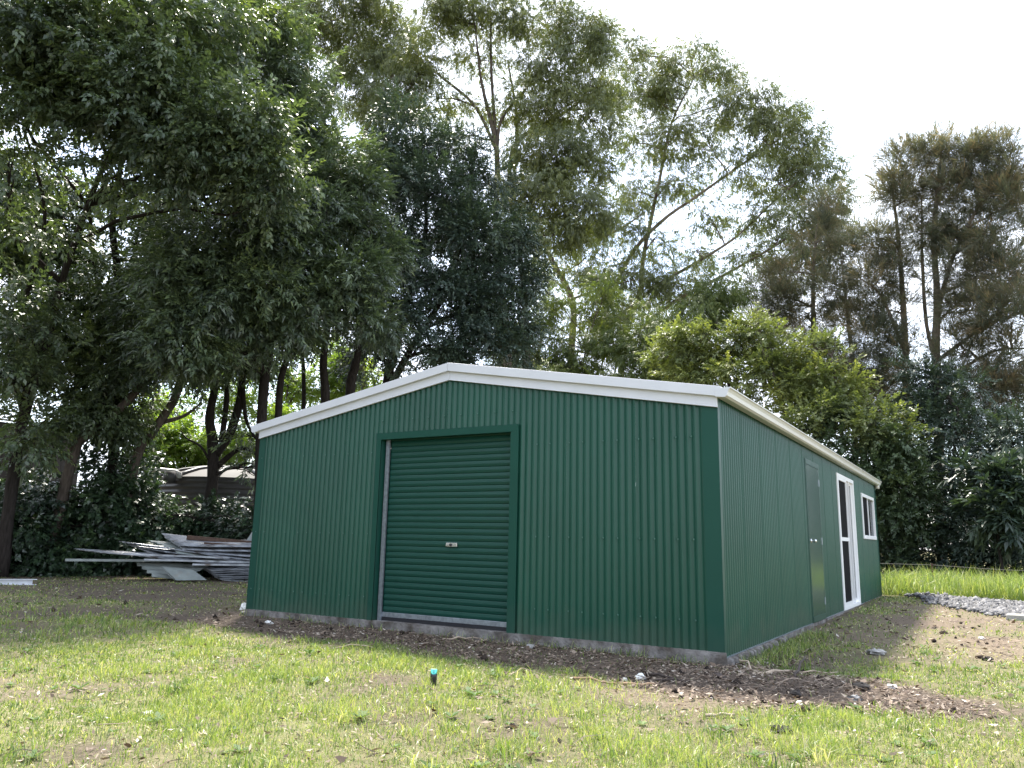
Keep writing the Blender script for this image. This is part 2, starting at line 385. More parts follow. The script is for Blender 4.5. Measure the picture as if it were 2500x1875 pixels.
# broken upright chunks where boards were stripped from the footing along the side
for i in range(15):
    y = .02+i*.155+random.uniform(-.02, .02); h = random.uniform(.04, .09) if i > 8 else random.uniform(.08, .13)
    x1 = .05+random.uniform(0, .035); z0 = float(gz(.05, y))-.08
    o = MB().quadbox([(0, y, z0), (x1+.02, y+.02, z0), (x1+.01, y+.11, z0), (0, y+.12, z0), (0, y+.01, -.006), (x1-.01, y+.03, -.012-random.random()*.02), (x1-.012, y+.10, -.010-random.random()*.02), (0, y+.11, -.006)]).build('footing_chunk', M_conc, shed, bevel=.012)
# corner flashings
for nm, x0, x1, y0, y1 in (('corner_flashing', -.135, .014, -.021, -.017), ('corner_flashing', -W-.014, -W+.10, -.021, -.017)):
    MB().box(x0, x1, y0, y1, -.002, zs(-.1)+.08).build(nm, M_greenflat, shed)
MB().box(.0135, .0175, -.021, .05, -.002, 2.40).build('corner_flashing', M_greenflat, shed)
MB().box(.0135, .0175, L-.08, L+.02, -.002, 2.40).build('corner_flashing', M_greenflat, shed)
MB().box(-W-.0175, -W-.0135, -.021, .085, -.002, 2.40).build('corner_flashing', M_greenflat, shed)
# vermin strip along the foot of the walls
MB().box(-W, RD[0]-.08, -.019, .0, -.010, .002).build('base_strip', M_galv, shed)
MB().box(RD[1]+.08, .018, -.019, .0, -.010, .002).build('base_strip', M_galv, shed)
MB().box(.0, .021, .0, PD[0], -.012, .001).build('base_strip', M_galv, shed)
MB().box(.0, .021, PD[1], L, -.012, .001).build('base_strip', M_galv, shed)
# barge: lower board and upper cap on both rakes
def rake(x0, x1, h0, h1, y0, y1, name, m):
    a, b = zs(x0) if x0 <= 0 and x0 >= -W else None, None
    za = zs(max(-W, min(0, x0)))-(max(0, x0)+max(0, -W-x0))*.174; zb = zs(max(-W, min(0, x1)))-(max(0, x1)+max(0, -W-x1))*.174
    return MB().quadbox([(x0, y0, za+h0), (x1, y0, zb+h0), (x1, y1, zb+h0), (x0, y1, za+h0), (x0, y0, za+h1), (x1, y0, zb+h1), (x1, y1, zb+h1), (x0, y1, za+h1)]).build(name, m, shed, bevel=.004)
for x0, x1 in ((-W-.02, XA-.001), (XA+.001, .02)):
    rake(x0, x1, 0, .108, -.046, -.022, 'barge_board', M_white)
    rake(x0, x1, -.004, .006, -.050, -.020, 'barge_lip', M_white)
rake(-W-.10, XA-.0015, .098, .196, -.082, .03, 'barge_cap', M_white)
rake(XA+.0015, .07, .098, .196, -.082, .03, 'barge_cap', M_white)
# gutters (profile in x,z), closed at the ends
def gutter(sgn, xw, nm):
    p = [(.018, 2.41), (.018, 2.335), (.105, 2.325), (.128, 2.340), (.136, 2.375), (.150, 2.400), (.163, 2.408), (.163, 2.418), (.150, 2.416), (.128, 2.385), (.118, 2.348), (.100, 2.337), (.026, 2.346), (.026, 2.41)]
    prof = [(xw+sgn*a, 0, z) for a, z in p]
    if sgn > 0: prof = prof[::-1]
    g = MB().extrude(prof, (0, -.083, 0), (0, L+.06, 0)).build(nm, M_cream, shed, smooth=False)
    end = [(xw+sgn*a, 0, z) for a, z in p[:9]]
    for y0, y1 in ((-.0855, -.0835), (L+.0605, L+.0625)):
        MB().extrude(end[::-1] if sgn > 0 else end, (0, y0, 0), (0, y1, 0)).build('stop_end', M_white, g)
    return g
gr = gutter(1, 0, 'gutter'); gutter(-1, -W, 'gutter')
MB().tube([(.075, L-.05, 2.36), (.075, L-.05, 2.26)], .045, 12).build('outlet', M_cream, gr, smooth=True)
# soffit angle closing wall top behind the gutter, and the corrugated roof sheets
for x0, x1, sg in ((-W-.04, XA, 1), (XA, .04, 1)):
    y = -.03; first = True
    while y < L+.04:
        e = min(y+.762, L+.05); n = max(2, round((e-y)/PITCHC*4)); mb = MB()
        for i in range(n+1):
            yy = y+(e-y)*i/n; d = .008*math.sin(2*math.pi*yy/PITCHC)
            za = HE+.172+(HR-HE)*(1-abs(x0-XA)/3.08)+d; zb = HE+.172+(HR-HE)*(1-abs(x1-XA)/3.08)+d
            mb.v += [(x0, yy, za), (x1, yy, zb)]
        mb.f = [(2*i, 2*i+1, 2*i+3, 2*i+2) for i in range(n)]
        mb.build('roof_sheet', M_white, shed, smooth=True); y = e
mb = MB(); mb.quadbox([(XA-.16, -.03, HR+.165), (XA+.16, -.03, HR+.165), (XA+.16, L+.05, HR+.165), (XA-.16, L+.05, HR+.165), (XA-.01, -.03, HR+.2), (XA+.01, -.03, HR+.2), (XA+.01, L+.05, HR+.2), (XA-.01, L+.05, HR+.2)]).build('ridge_cap', M_white, shed)
# screws in the cladding, too small to single out
mb = MB()
def screw(p, ax):
    k = len(mb.v); p = np.array(p); r = .0072
    a, b = (np.array([1, 0, 0]), np.array([0, 0, 1])) if ax == 'y' else (np.array([0, 1, 0]), np.array([0, 0, 1]))
    n = np.array([0, -1, 0]) if ax == 'y' else np.array([1, 0, 0])
    for h, rr in ((0, r*1.25), (.003, r), (.007, r*.8)):
        for j in range(6):
            q = j*math.pi/3; mb.v.append(tuple(p+(a*math.cos(q)+b*math.sin(q))*rr+n*h))
    for l in range(2):
        for j in range(6): mb.f.append((k+l*6+j, k+l*6+(j+1) % 6, k+l*6+6+(j+1) % 6, k+l*6+6+j))
    mb.f.append(tuple(k+12+j for j in range(6)))
for z in (.30, 1.02, 1.98):
    i = 0; x = -W+.05
    while x < -.03:
        if not (RD[0]-.1 < x < RD[1]+.1 and z < 2.25): screw((x, -.0175 if -W+.1 < x < -.14 else -.0215, z+.0), 'y')
        x += PITCHC*(3 if i % 2 else 2); i += 1
x = RD[0]
while x < RD[1]+.1: screw((x, -.0175, 2.36), 'y'); x += PITCHC*3
for z in (.30, 1.02, 1.98):
    y = .04
    while y < L:
        if not any(a-.05 < y < b+.05 for a, b, *_ in (PD, SD, WN)): screw((-.0, y, z), 'x')
        y += PITCHC*3
tag(mb.build('screws', mat('screw_heads', (.05, .12, .095), rough=.35, spec=.6), shed, smooth=False), kind='stuff')
# roller door surround
T = .072
MB().box(RD[0]-T, RD[0]+.004, -.034, -.018, .002, RD[3]+.045).build('door_trim', M_greenflat, shed, bevel=.003)
MB().box(RD[1]-.078, RD[1]+.018, -.034, -.018, -.004, RD[3]+.045).build('door_trim', M_greenflat, shed, bevel=.003)
MB().box(RD[0]-T, RD[1]+.018, -.0365, -.0345, RD[3]-.035, RD[3]+.045).build('door_trim', M_greenflat, shed)
MB().box(RD[0]-.004, RD[0]+.004, -.032, .10, .046, RD[3]).build('door_jamb', M_greenflat, shed)
MB().box(RD[1]-.082, RD[1]-.078, -.032, .10, .046, RD[3]).build('door_jamb', M_greenflat, shed)
MB().box(RD[0], RD[1], -.033, .10, RD[3]-.036, RD[3]-.030).build('door_head', M_greenflat, shed)
roller = empty('roller_door', ((RD[0]+RD[1])/2, .08, .05), shed)
x0, x1 = RD[0]+.075, RD[1]-.085
nsl = 30; z0 = .135; hs = (RD[3]+.02-z0)/nsl
prof = [(0, 0), (.0055, .045), (.008, .10), (.0083, .36), (.0100, .42), (.0100, .50), (.0083, .56), (.008, .90), (.0055, .955), (0, 1)]
mb = MB()
mb.v = [(x, -d, q*hs) for x in (x0-(x0+x1)/2, x1-(x0+x1)/2) for d, q in prof]
k = len(prof); mb.f = [(j, k+j, k+j+1, j+1) for j in range(k-1)]
sm = mb.mesh('slat', True); sm.materials.append(M_greenroll)
for i in range(nsl):
    o = bpy.data.objects.new('slat', sm); o.location = ((x0+x1)/2, .085, z0+i*hs); link(o, roller)
MB().box(x0, x1, .062, .092, .085, .137).build('bottom_rail', M_galv, roller, bevel=.003)
MB().box(x0, x1, .066, .09, .046, .085).build('weather_seal', M_rubber, roller)
MB().box(RD[0]+.026, x0+.003, .04, .062, .046, RD[3]-.03).build('guide_track', M_galv, roller)
MB().box(x1, RD[1]-.075, .05, .1, .046, RD[3]-.03).build('guide_track', M_galv, roller)
hb = MB().box(-3.11, -2.96, .056, .066, .895, .938).build('handle_plate', M_steel, roller, bevel=.003)
MB().tube([(-3.045, .06, .915), (-3.045, .040, .915)], .013, 10).build('lock_barrel', M_rubber, hb, smooth=True)
MB().box(-3.10, -3.06, .046, .0565, .903, .92).build('pull_grip', M_steel, hb, bevel=.002)
# personnel door
pd = MB().box(.012, .024, PD[0]+.012, PD[1]-.01, .02, PD[3]-.045).build('access_door', M_greendoor, shed, bevel=.002)
MB().box(-.02, .010, PD[0], PD[1], -.001, PD[3]).build('door_frame', M_rubber, pd)
MB().box(-.0, .022, PD[0]-.03, PD[0]-.002, -.001, PD[3]+.03).build('door_frame', M_greenflat, pd)
MB().box(-.0, .022, PD[1]-.002, PD[1]+.045, -.001, PD[3]+.03).build('door_frame', M_greenflat, pd)
MB().box(.0, .026, PD[0]-.004, PD[1]+.001, PD[3]-.04, PD[3]+.031).build('door_head', M_greenflat, pd)
MB().box(.0235, .0275, PD[0]+.012, PD[1]-.01, .0, .075).build('kick_plate', M_greenflat, pd)
for z in (1.895, 1.065, .237):
    MB().box(.024, .031, PD[1]-.035, PD[1]+.005, z-.05, z+.05).build('hinge', M_galv, pd, bevel=.002)
kb = MB().tube([(.02, 4.14, 1.06), (.032, 4.14, 1.06)], .028, 14).build('door_knob', M_steel, pd, smooth=True)
MB().tube([(.03, 4.14, 1.06), (.05, 4.14, 1.06), (.06, 4.14, 1.06), (.085, 4.14, 1.06), (.095, 4.14, 1.06)], [.011, .012, .021, .023, .014], 14).build('knob_grip', M_steel, kb, smooth=True)
# sliding door
y0, y1, z0, z1 = SD
sd = MB()
for q in ((y0-.03, y0+.035, z0-.03, z1+.03), (y1-.035, y1+.03, z0-.03, z1+.03)): sd.box(-.06, .036, *q)
sd.box(-.06, .0365, y0+.035, y1-.035, z1-.035, z1+.03); sd.box(-.06, .0365, y0+.035, y1-.035, z0-.03, z0+.028)
sd = sd.build('sliding_door', M_frame, shed, bevel=.003)
def leafpanel(a, b, x, nm, w=.042, mid=None):
    mb = MB().box(x-.016, x+.016, a, a+w, z0+.028, z1-.035).box(x-.016, x+.016, b-w, b, z0+.028, z1-.035).box(x-.0165, x+.0165, a+w, b-w, z0+.028, z0+.028+w*1.3).box(x-.0165, x+.0165, a+w, b-w, z1-.035-w, z1-.035)
    if mid: mb.box(x-.0165, x+.0165, a+w, b-w, mid-.03, mid+.03)
    return mb.build(nm, M_frame, sd)
s1 = leafpanel(y0+.035, y0+.035+.86, .018, 'screen_panel', mid=1.12)
MB().box(.012, .016, y0+.07, y0+.86, z0+.08, 1.095).build('flyscreen', M_screen, sd); MB().box(.012, .016, y0+.07, y0+.86, 1.145, z1-.07).build('flyscreen', M_screen, sd)
leafpanel(y0+.76, y1-.035, -.022, 'glazed_panel')
MB().box(-.026, -.020, y0+.80, y1-.08, z0+.09, z1-.08).build('pane', M_glass, sd)
MB().box(-.056, -.050, y0+.05, y0+.9, z0+.03, z1-.04).build('pane', M_glass, sd)
MB().box(-.02, .03, y0+1.18, y0+1.215, z0+.03, z1-.035).build('door_stile', M_frame, sd)
# window
y0, y1, z0, z1 = WN
wn = MB()
for q in ((y0-.035, y0+.03, z0-.035, z1+.035), (y1-.03, y1+.035, z0-.035, z1+.035)): wn.box(-.05, .036, *q)
wn.box(-.05, .0365, y0+.03, y1-.03, z1-.03, z1+.035); wn.box(-.05, .05, y0+.03, y1-.03, z0-.04, z0+.03)
wn = wn.build('window', M_frame, shed, bevel=.003)
ym = (y0+y1)/2
MB().box(-.02, .025, ym-.025, ym+.025, z0+.03, z1-.03).build('mullion', M_frame, wn)
MB().box(.004, .008, y0+.03, ym-.025, z0+.03, z1-.03).build('flyscreen', M_screen, wn)
MB().box(-.012, -.006, ym+.025, y1-.03, z0+.03, z1-.03).build('pane', M_glass, wn)
MB().box(-.035, -.030, y0+.03, ym-.025, z0+.03, z1-.03).build('pane', M_glass, wn)

# ------------------------------------------------------------------ foliage machinery
def unit(a): return a/(np.linalg.norm(a, axis=-1, keepdims=True)+1e-9)
STYLES = dict(   # leaf length, width, leaves per spray, spray length, droop of leaf, droop of spray, spread
    laurel=dict(l=.118, w=.052, n=16, s=.50, dl=.55, ds=-.15, sp=.9),
    lilly=dict(l=.145, w=.046, n=15, s=.46, dl=.5, ds=-.12, sp=.9),
    dark=dict(l=.105, w=.044, n=18, s=.50, dl=.35, ds=-.1, sp=.9),
    gum=dict(l=.17, w=.034, n=16, s=.55, dl=1.3, ds=-.3, sp=.6),
    needle=dict(l=.32, w=.022, n=18, s=.55, dl=.25, ds=.38, sp=.42),
    broad=dict(l=.10, w=.066, n=18, s=.50, dl=.5, ds=.1, sp=1.0),
    ivy=dict(l=.10, w=.07, n=16, s=.40, dl=.6, ds=-.2, sp=1.0),
    bigleaf=dict(l=.24, w=.07, n=14, s=.35, dl=.3, ds=.1, sp=.9),
)
TRI = {'dark', 'gum', 'needle', 'broad', 'ivy', 'lilly'}
def spray_templates(st, r, k=8, tri=False):
    T = []
    for _ in range(k):
        n = st['n']; tt = np.linspace(.12, 1, n)+r.normal(0, .02, n)
        base = np.stack([tt*st['s'], r.normal(0, .02, n), -.12*tt**2*st['s']+r.normal(0, .02, n)], -1)
        side = np.where(np.arange(n) % 2 == 0, 1., -1.)*(1-.55*tt)+r.normal(0, .35, n)
        d = np.stack([np.full(n, .55)+.5*tt, side*st['sp'], -st['dl']*np.ones(n)+r.normal(.1, .35, n)], -1); d = unit(d)
        nrm = np.stack([r.normal(0, .35, n), r.normal(0, .35, n), np.ones(n)], -1)
        sd = unit(np.cross(nrm, d)); nn = np.cross(d, sd)
        l = st['l']*r.uniform(.65, 1.2, n)[:, None]; w = st['w']*r.uniform(.75, 1.2, n)[:, None]
        b0 = base; tip = base+d*l-nn*l*.10
        ml = base+d*l*.45+sd*w/2+nn*w*.18; mr = base+d*l*.45-sd*w/2+nn*w*.18
        if tri: T.append(np.stack([b0+sd*w*.5+d*l*.1, b0-sd*w*.5+d*l*.22, tip], 1))
        else: T.append(np.stack([b0, mr, tip, ml], 1))      # n,4,3
    return np.array(T)
def place_sprays(pos, dirs, tint, style, r, scale=(.75, 1.25)):
    st = STYLES[style]; tri = style in TRI; nv_ = 3 if tri else 4; T = spray_templates(st, r, tri=tri); N_ = len(pos); n = st['n']
    x = unit(dirs); up = np.array([0, 0, 1.])+r.normal(0, .35, (N_, 3))
    y = unit(np.cross(up, x)); z = np.cross(x, y)
    Rm = np.stack([x, y, z], 1)*r.uniform(*scale, N_)[:, None, None]
    k = r.integers(0, len(T), N_); V = np.empty((N_, n*nv_, 3), np.float32)
    for q in range(len(T)):
        s = k == q
        V[s] = np.einsum('va,nab->nvb', T[q].reshape(-1, 3), Rm[s])+pos[s][:, None, :]
    V = V.reshape(-1, 3); F_ = np.arange(len(V), dtype=np.int32).reshape(-1, nv_)
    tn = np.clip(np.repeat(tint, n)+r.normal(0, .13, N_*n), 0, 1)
    return V, F_, tn
def blob_sprays(blobs, total, r, style, clumps=11, fill=.55, crs=(.26, .5), spread=.86):
    "blobs: (centre, rh, rv, weight); sprays in uneven clumps spread through each blob"
    wts = np.array([b[3]*(b[1]**2*b[2])**(2/3) for b in blobs]); wts /= wts.sum()
    ds = STYLES[style]['ds']; P = []; D = []; Tn = []; C = []
    for b, w in zip(blobs, wts):
        ns = max(6, int(total*w)); nc = max(4, int(clumps*r.uniform(.8, 1.2)))
        c = unit(r.normal(0, 1, (nc, 3))); rad = r.uniform(.35, 1, nc)**fill
        cc = c*rad[:, None]*np.array([b[1], b[1], b[2]])*spread
        cr = r.uniform(crs[0], crs[1], nc); ct = r.normal(.45, .14, nc)
        C.append((b, cc+b[0]))
        pick = r.choice(nc, ns, p=cr**2/np.sum(cr**2))
        off = unit(r.normal(0, 1, (ns, 3)))*(r.uniform(0, 1, ns)**.45)[:, None]*cr[pick][:, None]*np.array([b[1], b[1], b[2]*.85])
        p = cc[pick]+off
        P.append(p+b[0])
        d = unit(off+1e-6)*.9+unit(p)*.5+r.normal(0, .45, (ns, 3)); d[:, 2] += ds*1.5
        D.append(d); Tn.append(ct[pick]+.22*off[:, 2]/(cr[pick]*b[2]+1e-6)*.5)  # tint rises towards the top of each clump
    return np.concatenate(P), np.concatenate(D), np.concatenate(Tn), C
def curve(a, b, n=6, sag=0., wob=.06, r=None):
    a = np.array(a, float); b = np.array(b, float); t = np.linspace(0, 1, n)[:, None]
    p = a+(b-a)*t; ln = np.linalg.norm(b-a); p[:, 2] += sag*ln*np.sin(t[:, 0]*math.pi)
    if r is not None and n > 2: p[1:-1] += r.normal(0, wob*ln*.3, (n-2, 3))
    return p
def smooth_path(P, R, m=4):
    "Catmull-Rom through the given points"
    P = np.array(P, float); R = np.array(R, float); Q = np.vstack([2*P[0]-P[1], P, 2*P[-1]-P[-2]]); out = []; rr = []
    for i in range(1, len(Q)-2):
        for k in range(m):
            t = k/m
            out.append(.5*((2*Q[i])+(-Q[i-1]+Q[i+1])*t+(2*Q[i-1]-5*Q[i]+4*Q[i+1]-Q[i+2])*t*t+(-Q[i-1]+3*Q[i]-3*Q[i+1]+Q[i+2])*t**3))
            rr.append(R[i-1]+(R[i]-R[i-1])*t)
    return np.array(out+[P[-1]]), np.array(rr+[R[-1]])
def plant(name, label, cat, seed, stems, blobs, leaves, style, lm, bark, group=None, clumps=11, fill=.55, twigs=6, limb_r=.05, scale=(.75, 1.25), wood=True, crownname='crown', slim=.62, far=1.0, crs=(.26, .5), spread=.86):
    """stems: lists of (u, v, distance, radius) along each trunk or limb, lowest first (v None = on the ground);
    blobs: (u, v, distance, half width m, half height m, weight)"""
    r = np.random.default_rng(seed); random.seed(seed)
    SP = []
    for s in stems:
        pts = []
        for (u, v, d, rad) in s:
            p = at(u, 1290 if v is None else v, d*far)
            if v is None: p[2] = float(gz(p[0], p[1]))-.15
            pts.append(p)
        SP.append(smooth_path(pts, [q[3]*far for q in s]))
    B = [(at(b[0], b[1], b[2]*far), b[3]*far, b[4]*far, b[5] if len(b) > 5 else 1.) for b in blobs]
    if SP: base = SP[0][0][0].copy()
    else: base = np.mean([b[0] for b in B], 0)
    base[2] = float(gz(base[0], base[1]))
    root = tag(empty(name, tuple(base)), label, cat, group)
    tot = leaves//STYLES[style]['n']
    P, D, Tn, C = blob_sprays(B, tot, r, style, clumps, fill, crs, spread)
    ok = P[:, 2] > gz(P[:, 0], P[:, 1])+.03
    P, D, Tn = P[ok], D[ok], Tn[ok]
    if SP and wood:
        tr = MB()
        for p, rad in SP: tr.tube(p, rad*slim, 9, wob=.16)
        tr.build('trunk', bark, root, smooth=True)
        nodes = np.concatenate([p for p, _ in SP]); nrad = np.concatenate([q for _, q in SP])
        lb = MB()
        for (b, cc) in C:
            d = nodes-b[0]; cost = np.linalg.norm(d, axis=1)+np.where(d[:, 2] > -.1*b[2], 1.2, 0)+.3*np.maximum(0, -d[:, 2]-4)
            i = int(np.argmin(cost)); r0 = min(nrad[i]*.6, limb_r)
            p = curve(nodes[i], b[0], 6, .06, .10, r); lb.tube(p, np.linspace(r0, r0*.45, 6), 5, cap=False)
            for q in cc[:twigs]:
                k = r.integers(2, 6); pp = curve(p[k], q, 5, .04, .12, r)
                lb.tube(pp, np.linspace(r0*.42, .006, 5), 4, cap=False)
                for _ in range(2):
                    e = q+r.normal(0, .35, 3)*b[1]*.6
                    lb.tube(curve(pp[2+r.integers(0, 2)], e, 4, .02, .12, r), np.linspace(r0*.22, .004, 4), 3, cap=False)
        lb.build('branches', bark, root, smooth=True)
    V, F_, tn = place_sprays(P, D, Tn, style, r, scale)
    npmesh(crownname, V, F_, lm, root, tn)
    return root
LM = dict(
    laurel=leafmat('laurel_leaves', [(.046, .068, .048), (.075, .106, .062), (.115, .155, .068), (.19, .23, .07)], .28, .42, .7),
    lilly=leafmat('lilly_pilly_leaves', [(.04, .058, .044), (.062, .088, .056), (.098, .135, .066), (.20, .24, .085)], .28, .42, .7),
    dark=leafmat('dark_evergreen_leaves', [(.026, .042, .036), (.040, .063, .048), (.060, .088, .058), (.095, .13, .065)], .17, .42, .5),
    gum=leafmat('gum_leaves', [(.068, .084, .045), (.105, .125, .055), (.15, .168, .06), (.24, .235, .075)], .41, .45, .6),
    needle=leafmat('she_oak_needles', [(.075, .092, .072), (.105, .122, .092), (.145, .148, .105), (.20, .17, .115), (.36, .26, .165)], .45, .6, .3, (1.15, 1.1, .7)),
    broad=leafmat('lime_broad_leaves', [(.075, .098, .048), (.13, .158, .062), (.20, .228, .08), (.42, .41, .12)], .40, .45, .6),
    ivy=leafmat('ivy_leaves', [(.018, .034, .022), (.028, .052, .028), (.044, .078, .034), (.075, .12, .04)], .2, .38, .7),
    bright=leafmat('sunlit_shrub_leaves', [(.09, .14, .035), (.14, .21, .05), (.22, .29, .065), (.32, .37, .09)], .5, .45, .4),
)
LD = .76   # leaf density
for _s in STYLES.values(): _s['l'] *= 1.09; _s['w'] *= 1.09

plant('camphor_tree', 'tall glossy dark green tree overhanging the far left edge', 'tree', 1,
    [[(20, None, 20.5, .34), (30, 1180, 20.5, .30), (60, 1010, 20.4, .26), (110, 850, 20.2, .22), (150, 690, 19.8, .18), (215, 500, 19, .14), (300, 300, 18, .10), (400, 140, 17.2, .05)],
     [(60, 1010, 20.4, .2), (25, 850, 20.6, .16), (70, 700, 20.2, .13), (110, 520, 19.2, .10), (60, 320, 18.4, .06)],
     [(150, 690, 19.8, .14), (20, 560, 19.2, .11), (110, 590, 19.2, .05)],
     [(215, 500, 19, .10), (60, 300, 18.4, .08), (180, 262, 17.6, .05)]],
    [(60, 40, 17, 1.7, 1.1), (200, 20, 16.5, 1.5, 1.0), (340, 50, 16.5, 1.6, 1.1), (150, 130, 16.8, 1.5, .9), (290, 170, 16.2, 1.5, 1.0), (410, 150, 16, 1.5, 1.1), (440, 270, 15.8, 1.4, .9), (530, 290, 15.8, 1.2, .9),
     (580, 370, 15.7, 1.2, .9), (660, 400, 15.8, .9, .7), (500, 390, 15.8, 1.2, .7), (350, 300, 16.2, 1.3, .8), (230, 270, 16.8, 1.3, .7), (70, 230, 17.2, 1.4, .8), (20, 400, 17.5, 1.0, .6, .5), (480, 60, 17, 1.2, .9), (640, 500, 16, .8, .5, .7), (300, 420, 17, 1.0, .5, .5), (700, 440, 16, .6, .4, .6), (20, 720, 19.5, .8, .7, .7), (90, 830, 19.5, .8, .7, .8), (20, 930, 19.6, .8, .8, .8), (60, 1060, 19.8, .8, .7, .8), (110, 560, 18.6, .8, .5, .7)],
    int(140000*LD), 'laurel', LM['laurel'], M_bark, slim=.42)
plant('slender_tree', 'thin dark multi-stemmed tree with sparse leaves left of the leaning trunks', 'tree', 2,
    [[(265, None, 22.5, .22), (280, 1080, 22.4, .20), (285, 900, 22.2, .17), (290, 700, 22, .15), (275, 540, 21.5, .13), (300, 380, 21, .09), (330, 220, 20.5, .05)],
     [(280, 1000, 22.4, .13), (255, 800, 22.6, .11), (230, 640, 22.6, .09), (215, 480, 22.4, .07), (200, 380, 22, .04)],
     [(285, 900, 22.2, .10), (340, 760, 21.8, .08), (330, 600, 21.4, .06), (380, 470, 21, .04)]],
    [(60, 560, 23, 1.4, .9), (40, 700, 23, 1.3, .9), (130, 640, 23.5, 1.2, .8, .7), (180, 770, 23, 1.4, .9), (60, 850, 22.5, 1.4, .9), (160, 900, 22.5, 1.4, 1.0), (240, 860, 22, 1.3, .9), (340, 600, 22, 1.1, .9), (330, 720, 21.5, 1.3, .9), (390, 480, 20.5, 1.2, .7), (240, 480, 22.5, 1.1, .6, .5), (150, 450, 23, 1.2, .6, .6), (250, 980, 21.5, 1.2, .9), (120, 1010, 22.5, 1.2, .8, .8), (300, 1000, 22, .9, .8), (420, 640, 20.5, 1.0, .8), (20, 480, 23, 1.1, .7), (70, 430, 23, 1.0, .6), (-20, 590, 23, 1.1, .8), (110, 540, 23.2, .9, .6, .7)],
    int(125000*LD), 'laurel', LM['laurel'], M_bark, limb_r=.04)
plant('lilly_pilly_tree', 'dense mid green tree with pale leaf tips behind the shed roof', 'tree', 3,
    [[(640, None, 20.5, .24), (640, 1000, 20.4, .2), (655, 860, 20.2, .17), (665, 700, 20, .14), (690, 500, 20, .10), (690, 250, 20, .05)],
     [(690, None, 20.8, .18), (680, 1000, 20.7, .15), (700, 880, 20.5, .13), (760, 740, 20, .10), (830, 560, 19.6, .06)],
     [(800, None, 21.5, .22), (795, 1000, 21.3, .2), (790, 880, 21, .16), (800, 740, 20.5, .12), (760, 560, 20, .08)],
     [(870, None, 21.5, .25), (855, 980, 21.3, .22), (870, 880, 21, .18), (880, 740, 20.5, .12), (850, 560, 20, .07)],
     [(745, None, 22, .1), (742, 960, 22, .09), (738, 840, 22, .08), (745, 700, 21, .05)]],
    [(560, 80, 20.5, 1.3, 1.1), (650, 130, 20.5, 1.3, 1.2), (730, 200, 20.3, 1.1, 1.1), (620, 240, 20, 1.3, 1.1), (760, 310, 20, 1.1, 1.0), (680, 350, 19.6, 1.3, 1.0), (820, 420, 19.6, 1.1, 1.0), (880, 500, 19.5, .9, .9), (740, 460, 19.2, 1.3, 1.0), (900, 600, 19.2, .9, .9), (800, 560, 19, 1.3, 1.0),
     (660, 540, 18.6, 1.3, 1.0), (580, 600, 18.3, 1.3, 1.0), (700, 660, 18.4, 1.3, 1.0), (840, 680, 18.6, 1.2, 1.0), (610, 720, 18, 1.2, .9), (500, 620, 18.2, 1.2, .9), (440, 720, 18, 1.1, .9), (760, 760, 18.5, 1.1, .8), (880, 770, 18.6, .9, .8), (660, 800, 18.2, 1.0, .6), (520, 780, 18, 1.1, .8), (430, 830, 18.2, 1.0, .7), (580, 850, 18.4, .8, .5, .7), (480, 180, 20.8, 1.1, 1.1)],
    int(270000*LD), 'lilly', LM['lilly'], M_bark)
plant('fig_tree', 'very dark dense rounded tree right behind the shed ridge', 'tree', 4,
    [[(950, None, 22.5, .28), (945, 960, 22.4, .25), (965, 860, 22.2, .2), (1000, 720, 22, .15), (1040, 560, 22, .10), (1030, 400, 22, .05)],
     [(945, 960, 22.4, .18), (1010, 840, 22.2, .15), (1090, 720, 22, .11), (1180, 620, 22, .06)],
     [(960, 900, 22.3, .14), (920, 760, 22, .12), (940, 600, 22, .06)]],
    [(1000, 350, 22.5, 1.2, 1.0), (1080, 400, 22.5, 1.2, 1.0), (950, 430, 22.3, 1.1, 1.0), (1150, 470, 22.4, 1.1, 1.0), (1030, 500, 22, 1.4, 1.1), (1180, 570, 22.3, 1.2, 1.0), (960, 560, 22, 1.1, 1.0), (1090, 610, 21.6, 1.4, 1.1), (1250, 650, 22.4, .9, .9), (1190, 700, 22, 1.2, 1.0), (1010, 690, 21.5, 1.3, 1.0), (1110, 770, 21.6, 1.3, .9), (1240, 770, 22.2, .9, .8), (960, 790, 21.5, 1.1, .8), (1040, 840, 21.5, 1.2, .7), (1160, 850, 21.8, 1.1, .7), (1240, 860, 22.2, .7, .5), (930, 880, 21.8, .9, .5, .7)],
    int(235000*LD), 'dark', LM['dark'], M_bark, clumps=14, crs=(.2, .42), spread=1.02)
plant('gum_tree', 'pale sparse gum tree high at the back between the two dark crowns', 'tree', 5,
    [[(900, None, 33, .3), (880, 800, 33, .27), (850, 520, 33, .22), (790, 300, 33, .17), (745, 150, 33, .12), (725, 0, 33, .08)],
     [(850, 520, 33, .18), (890, 330, 32.5, .14), (960, 180, 32, .08)],
     [(790, 300, 33, .12), (830, 150, 33, .09), (800, 20, 33, .05)]],
    [(770, 60, 33, 1.6, 1.4), (860, 90, 33, 1.5, 1.4), (830, 10, 33, 1.6, 1.2), (700, 60, 33, 1.0, 1.3, .7), (900, 170, 32.5, 1.4, 1.1), (880, 230, 32.5, 1.4, 1.0), (790, 200, 33, 1.0, .9, .7), (950, 110, 32, 1.2, 1.4), (930, 260, 32, 1.3, 1.0), (700, -40, 33, 1.4, 1.2), (930, 10, 32, 1.3, 1.3)],
    int(140000*LD), 'gum', LM['gum'], M_bark3, group='gum trees behind the shed', clumps=9, fill=.7)
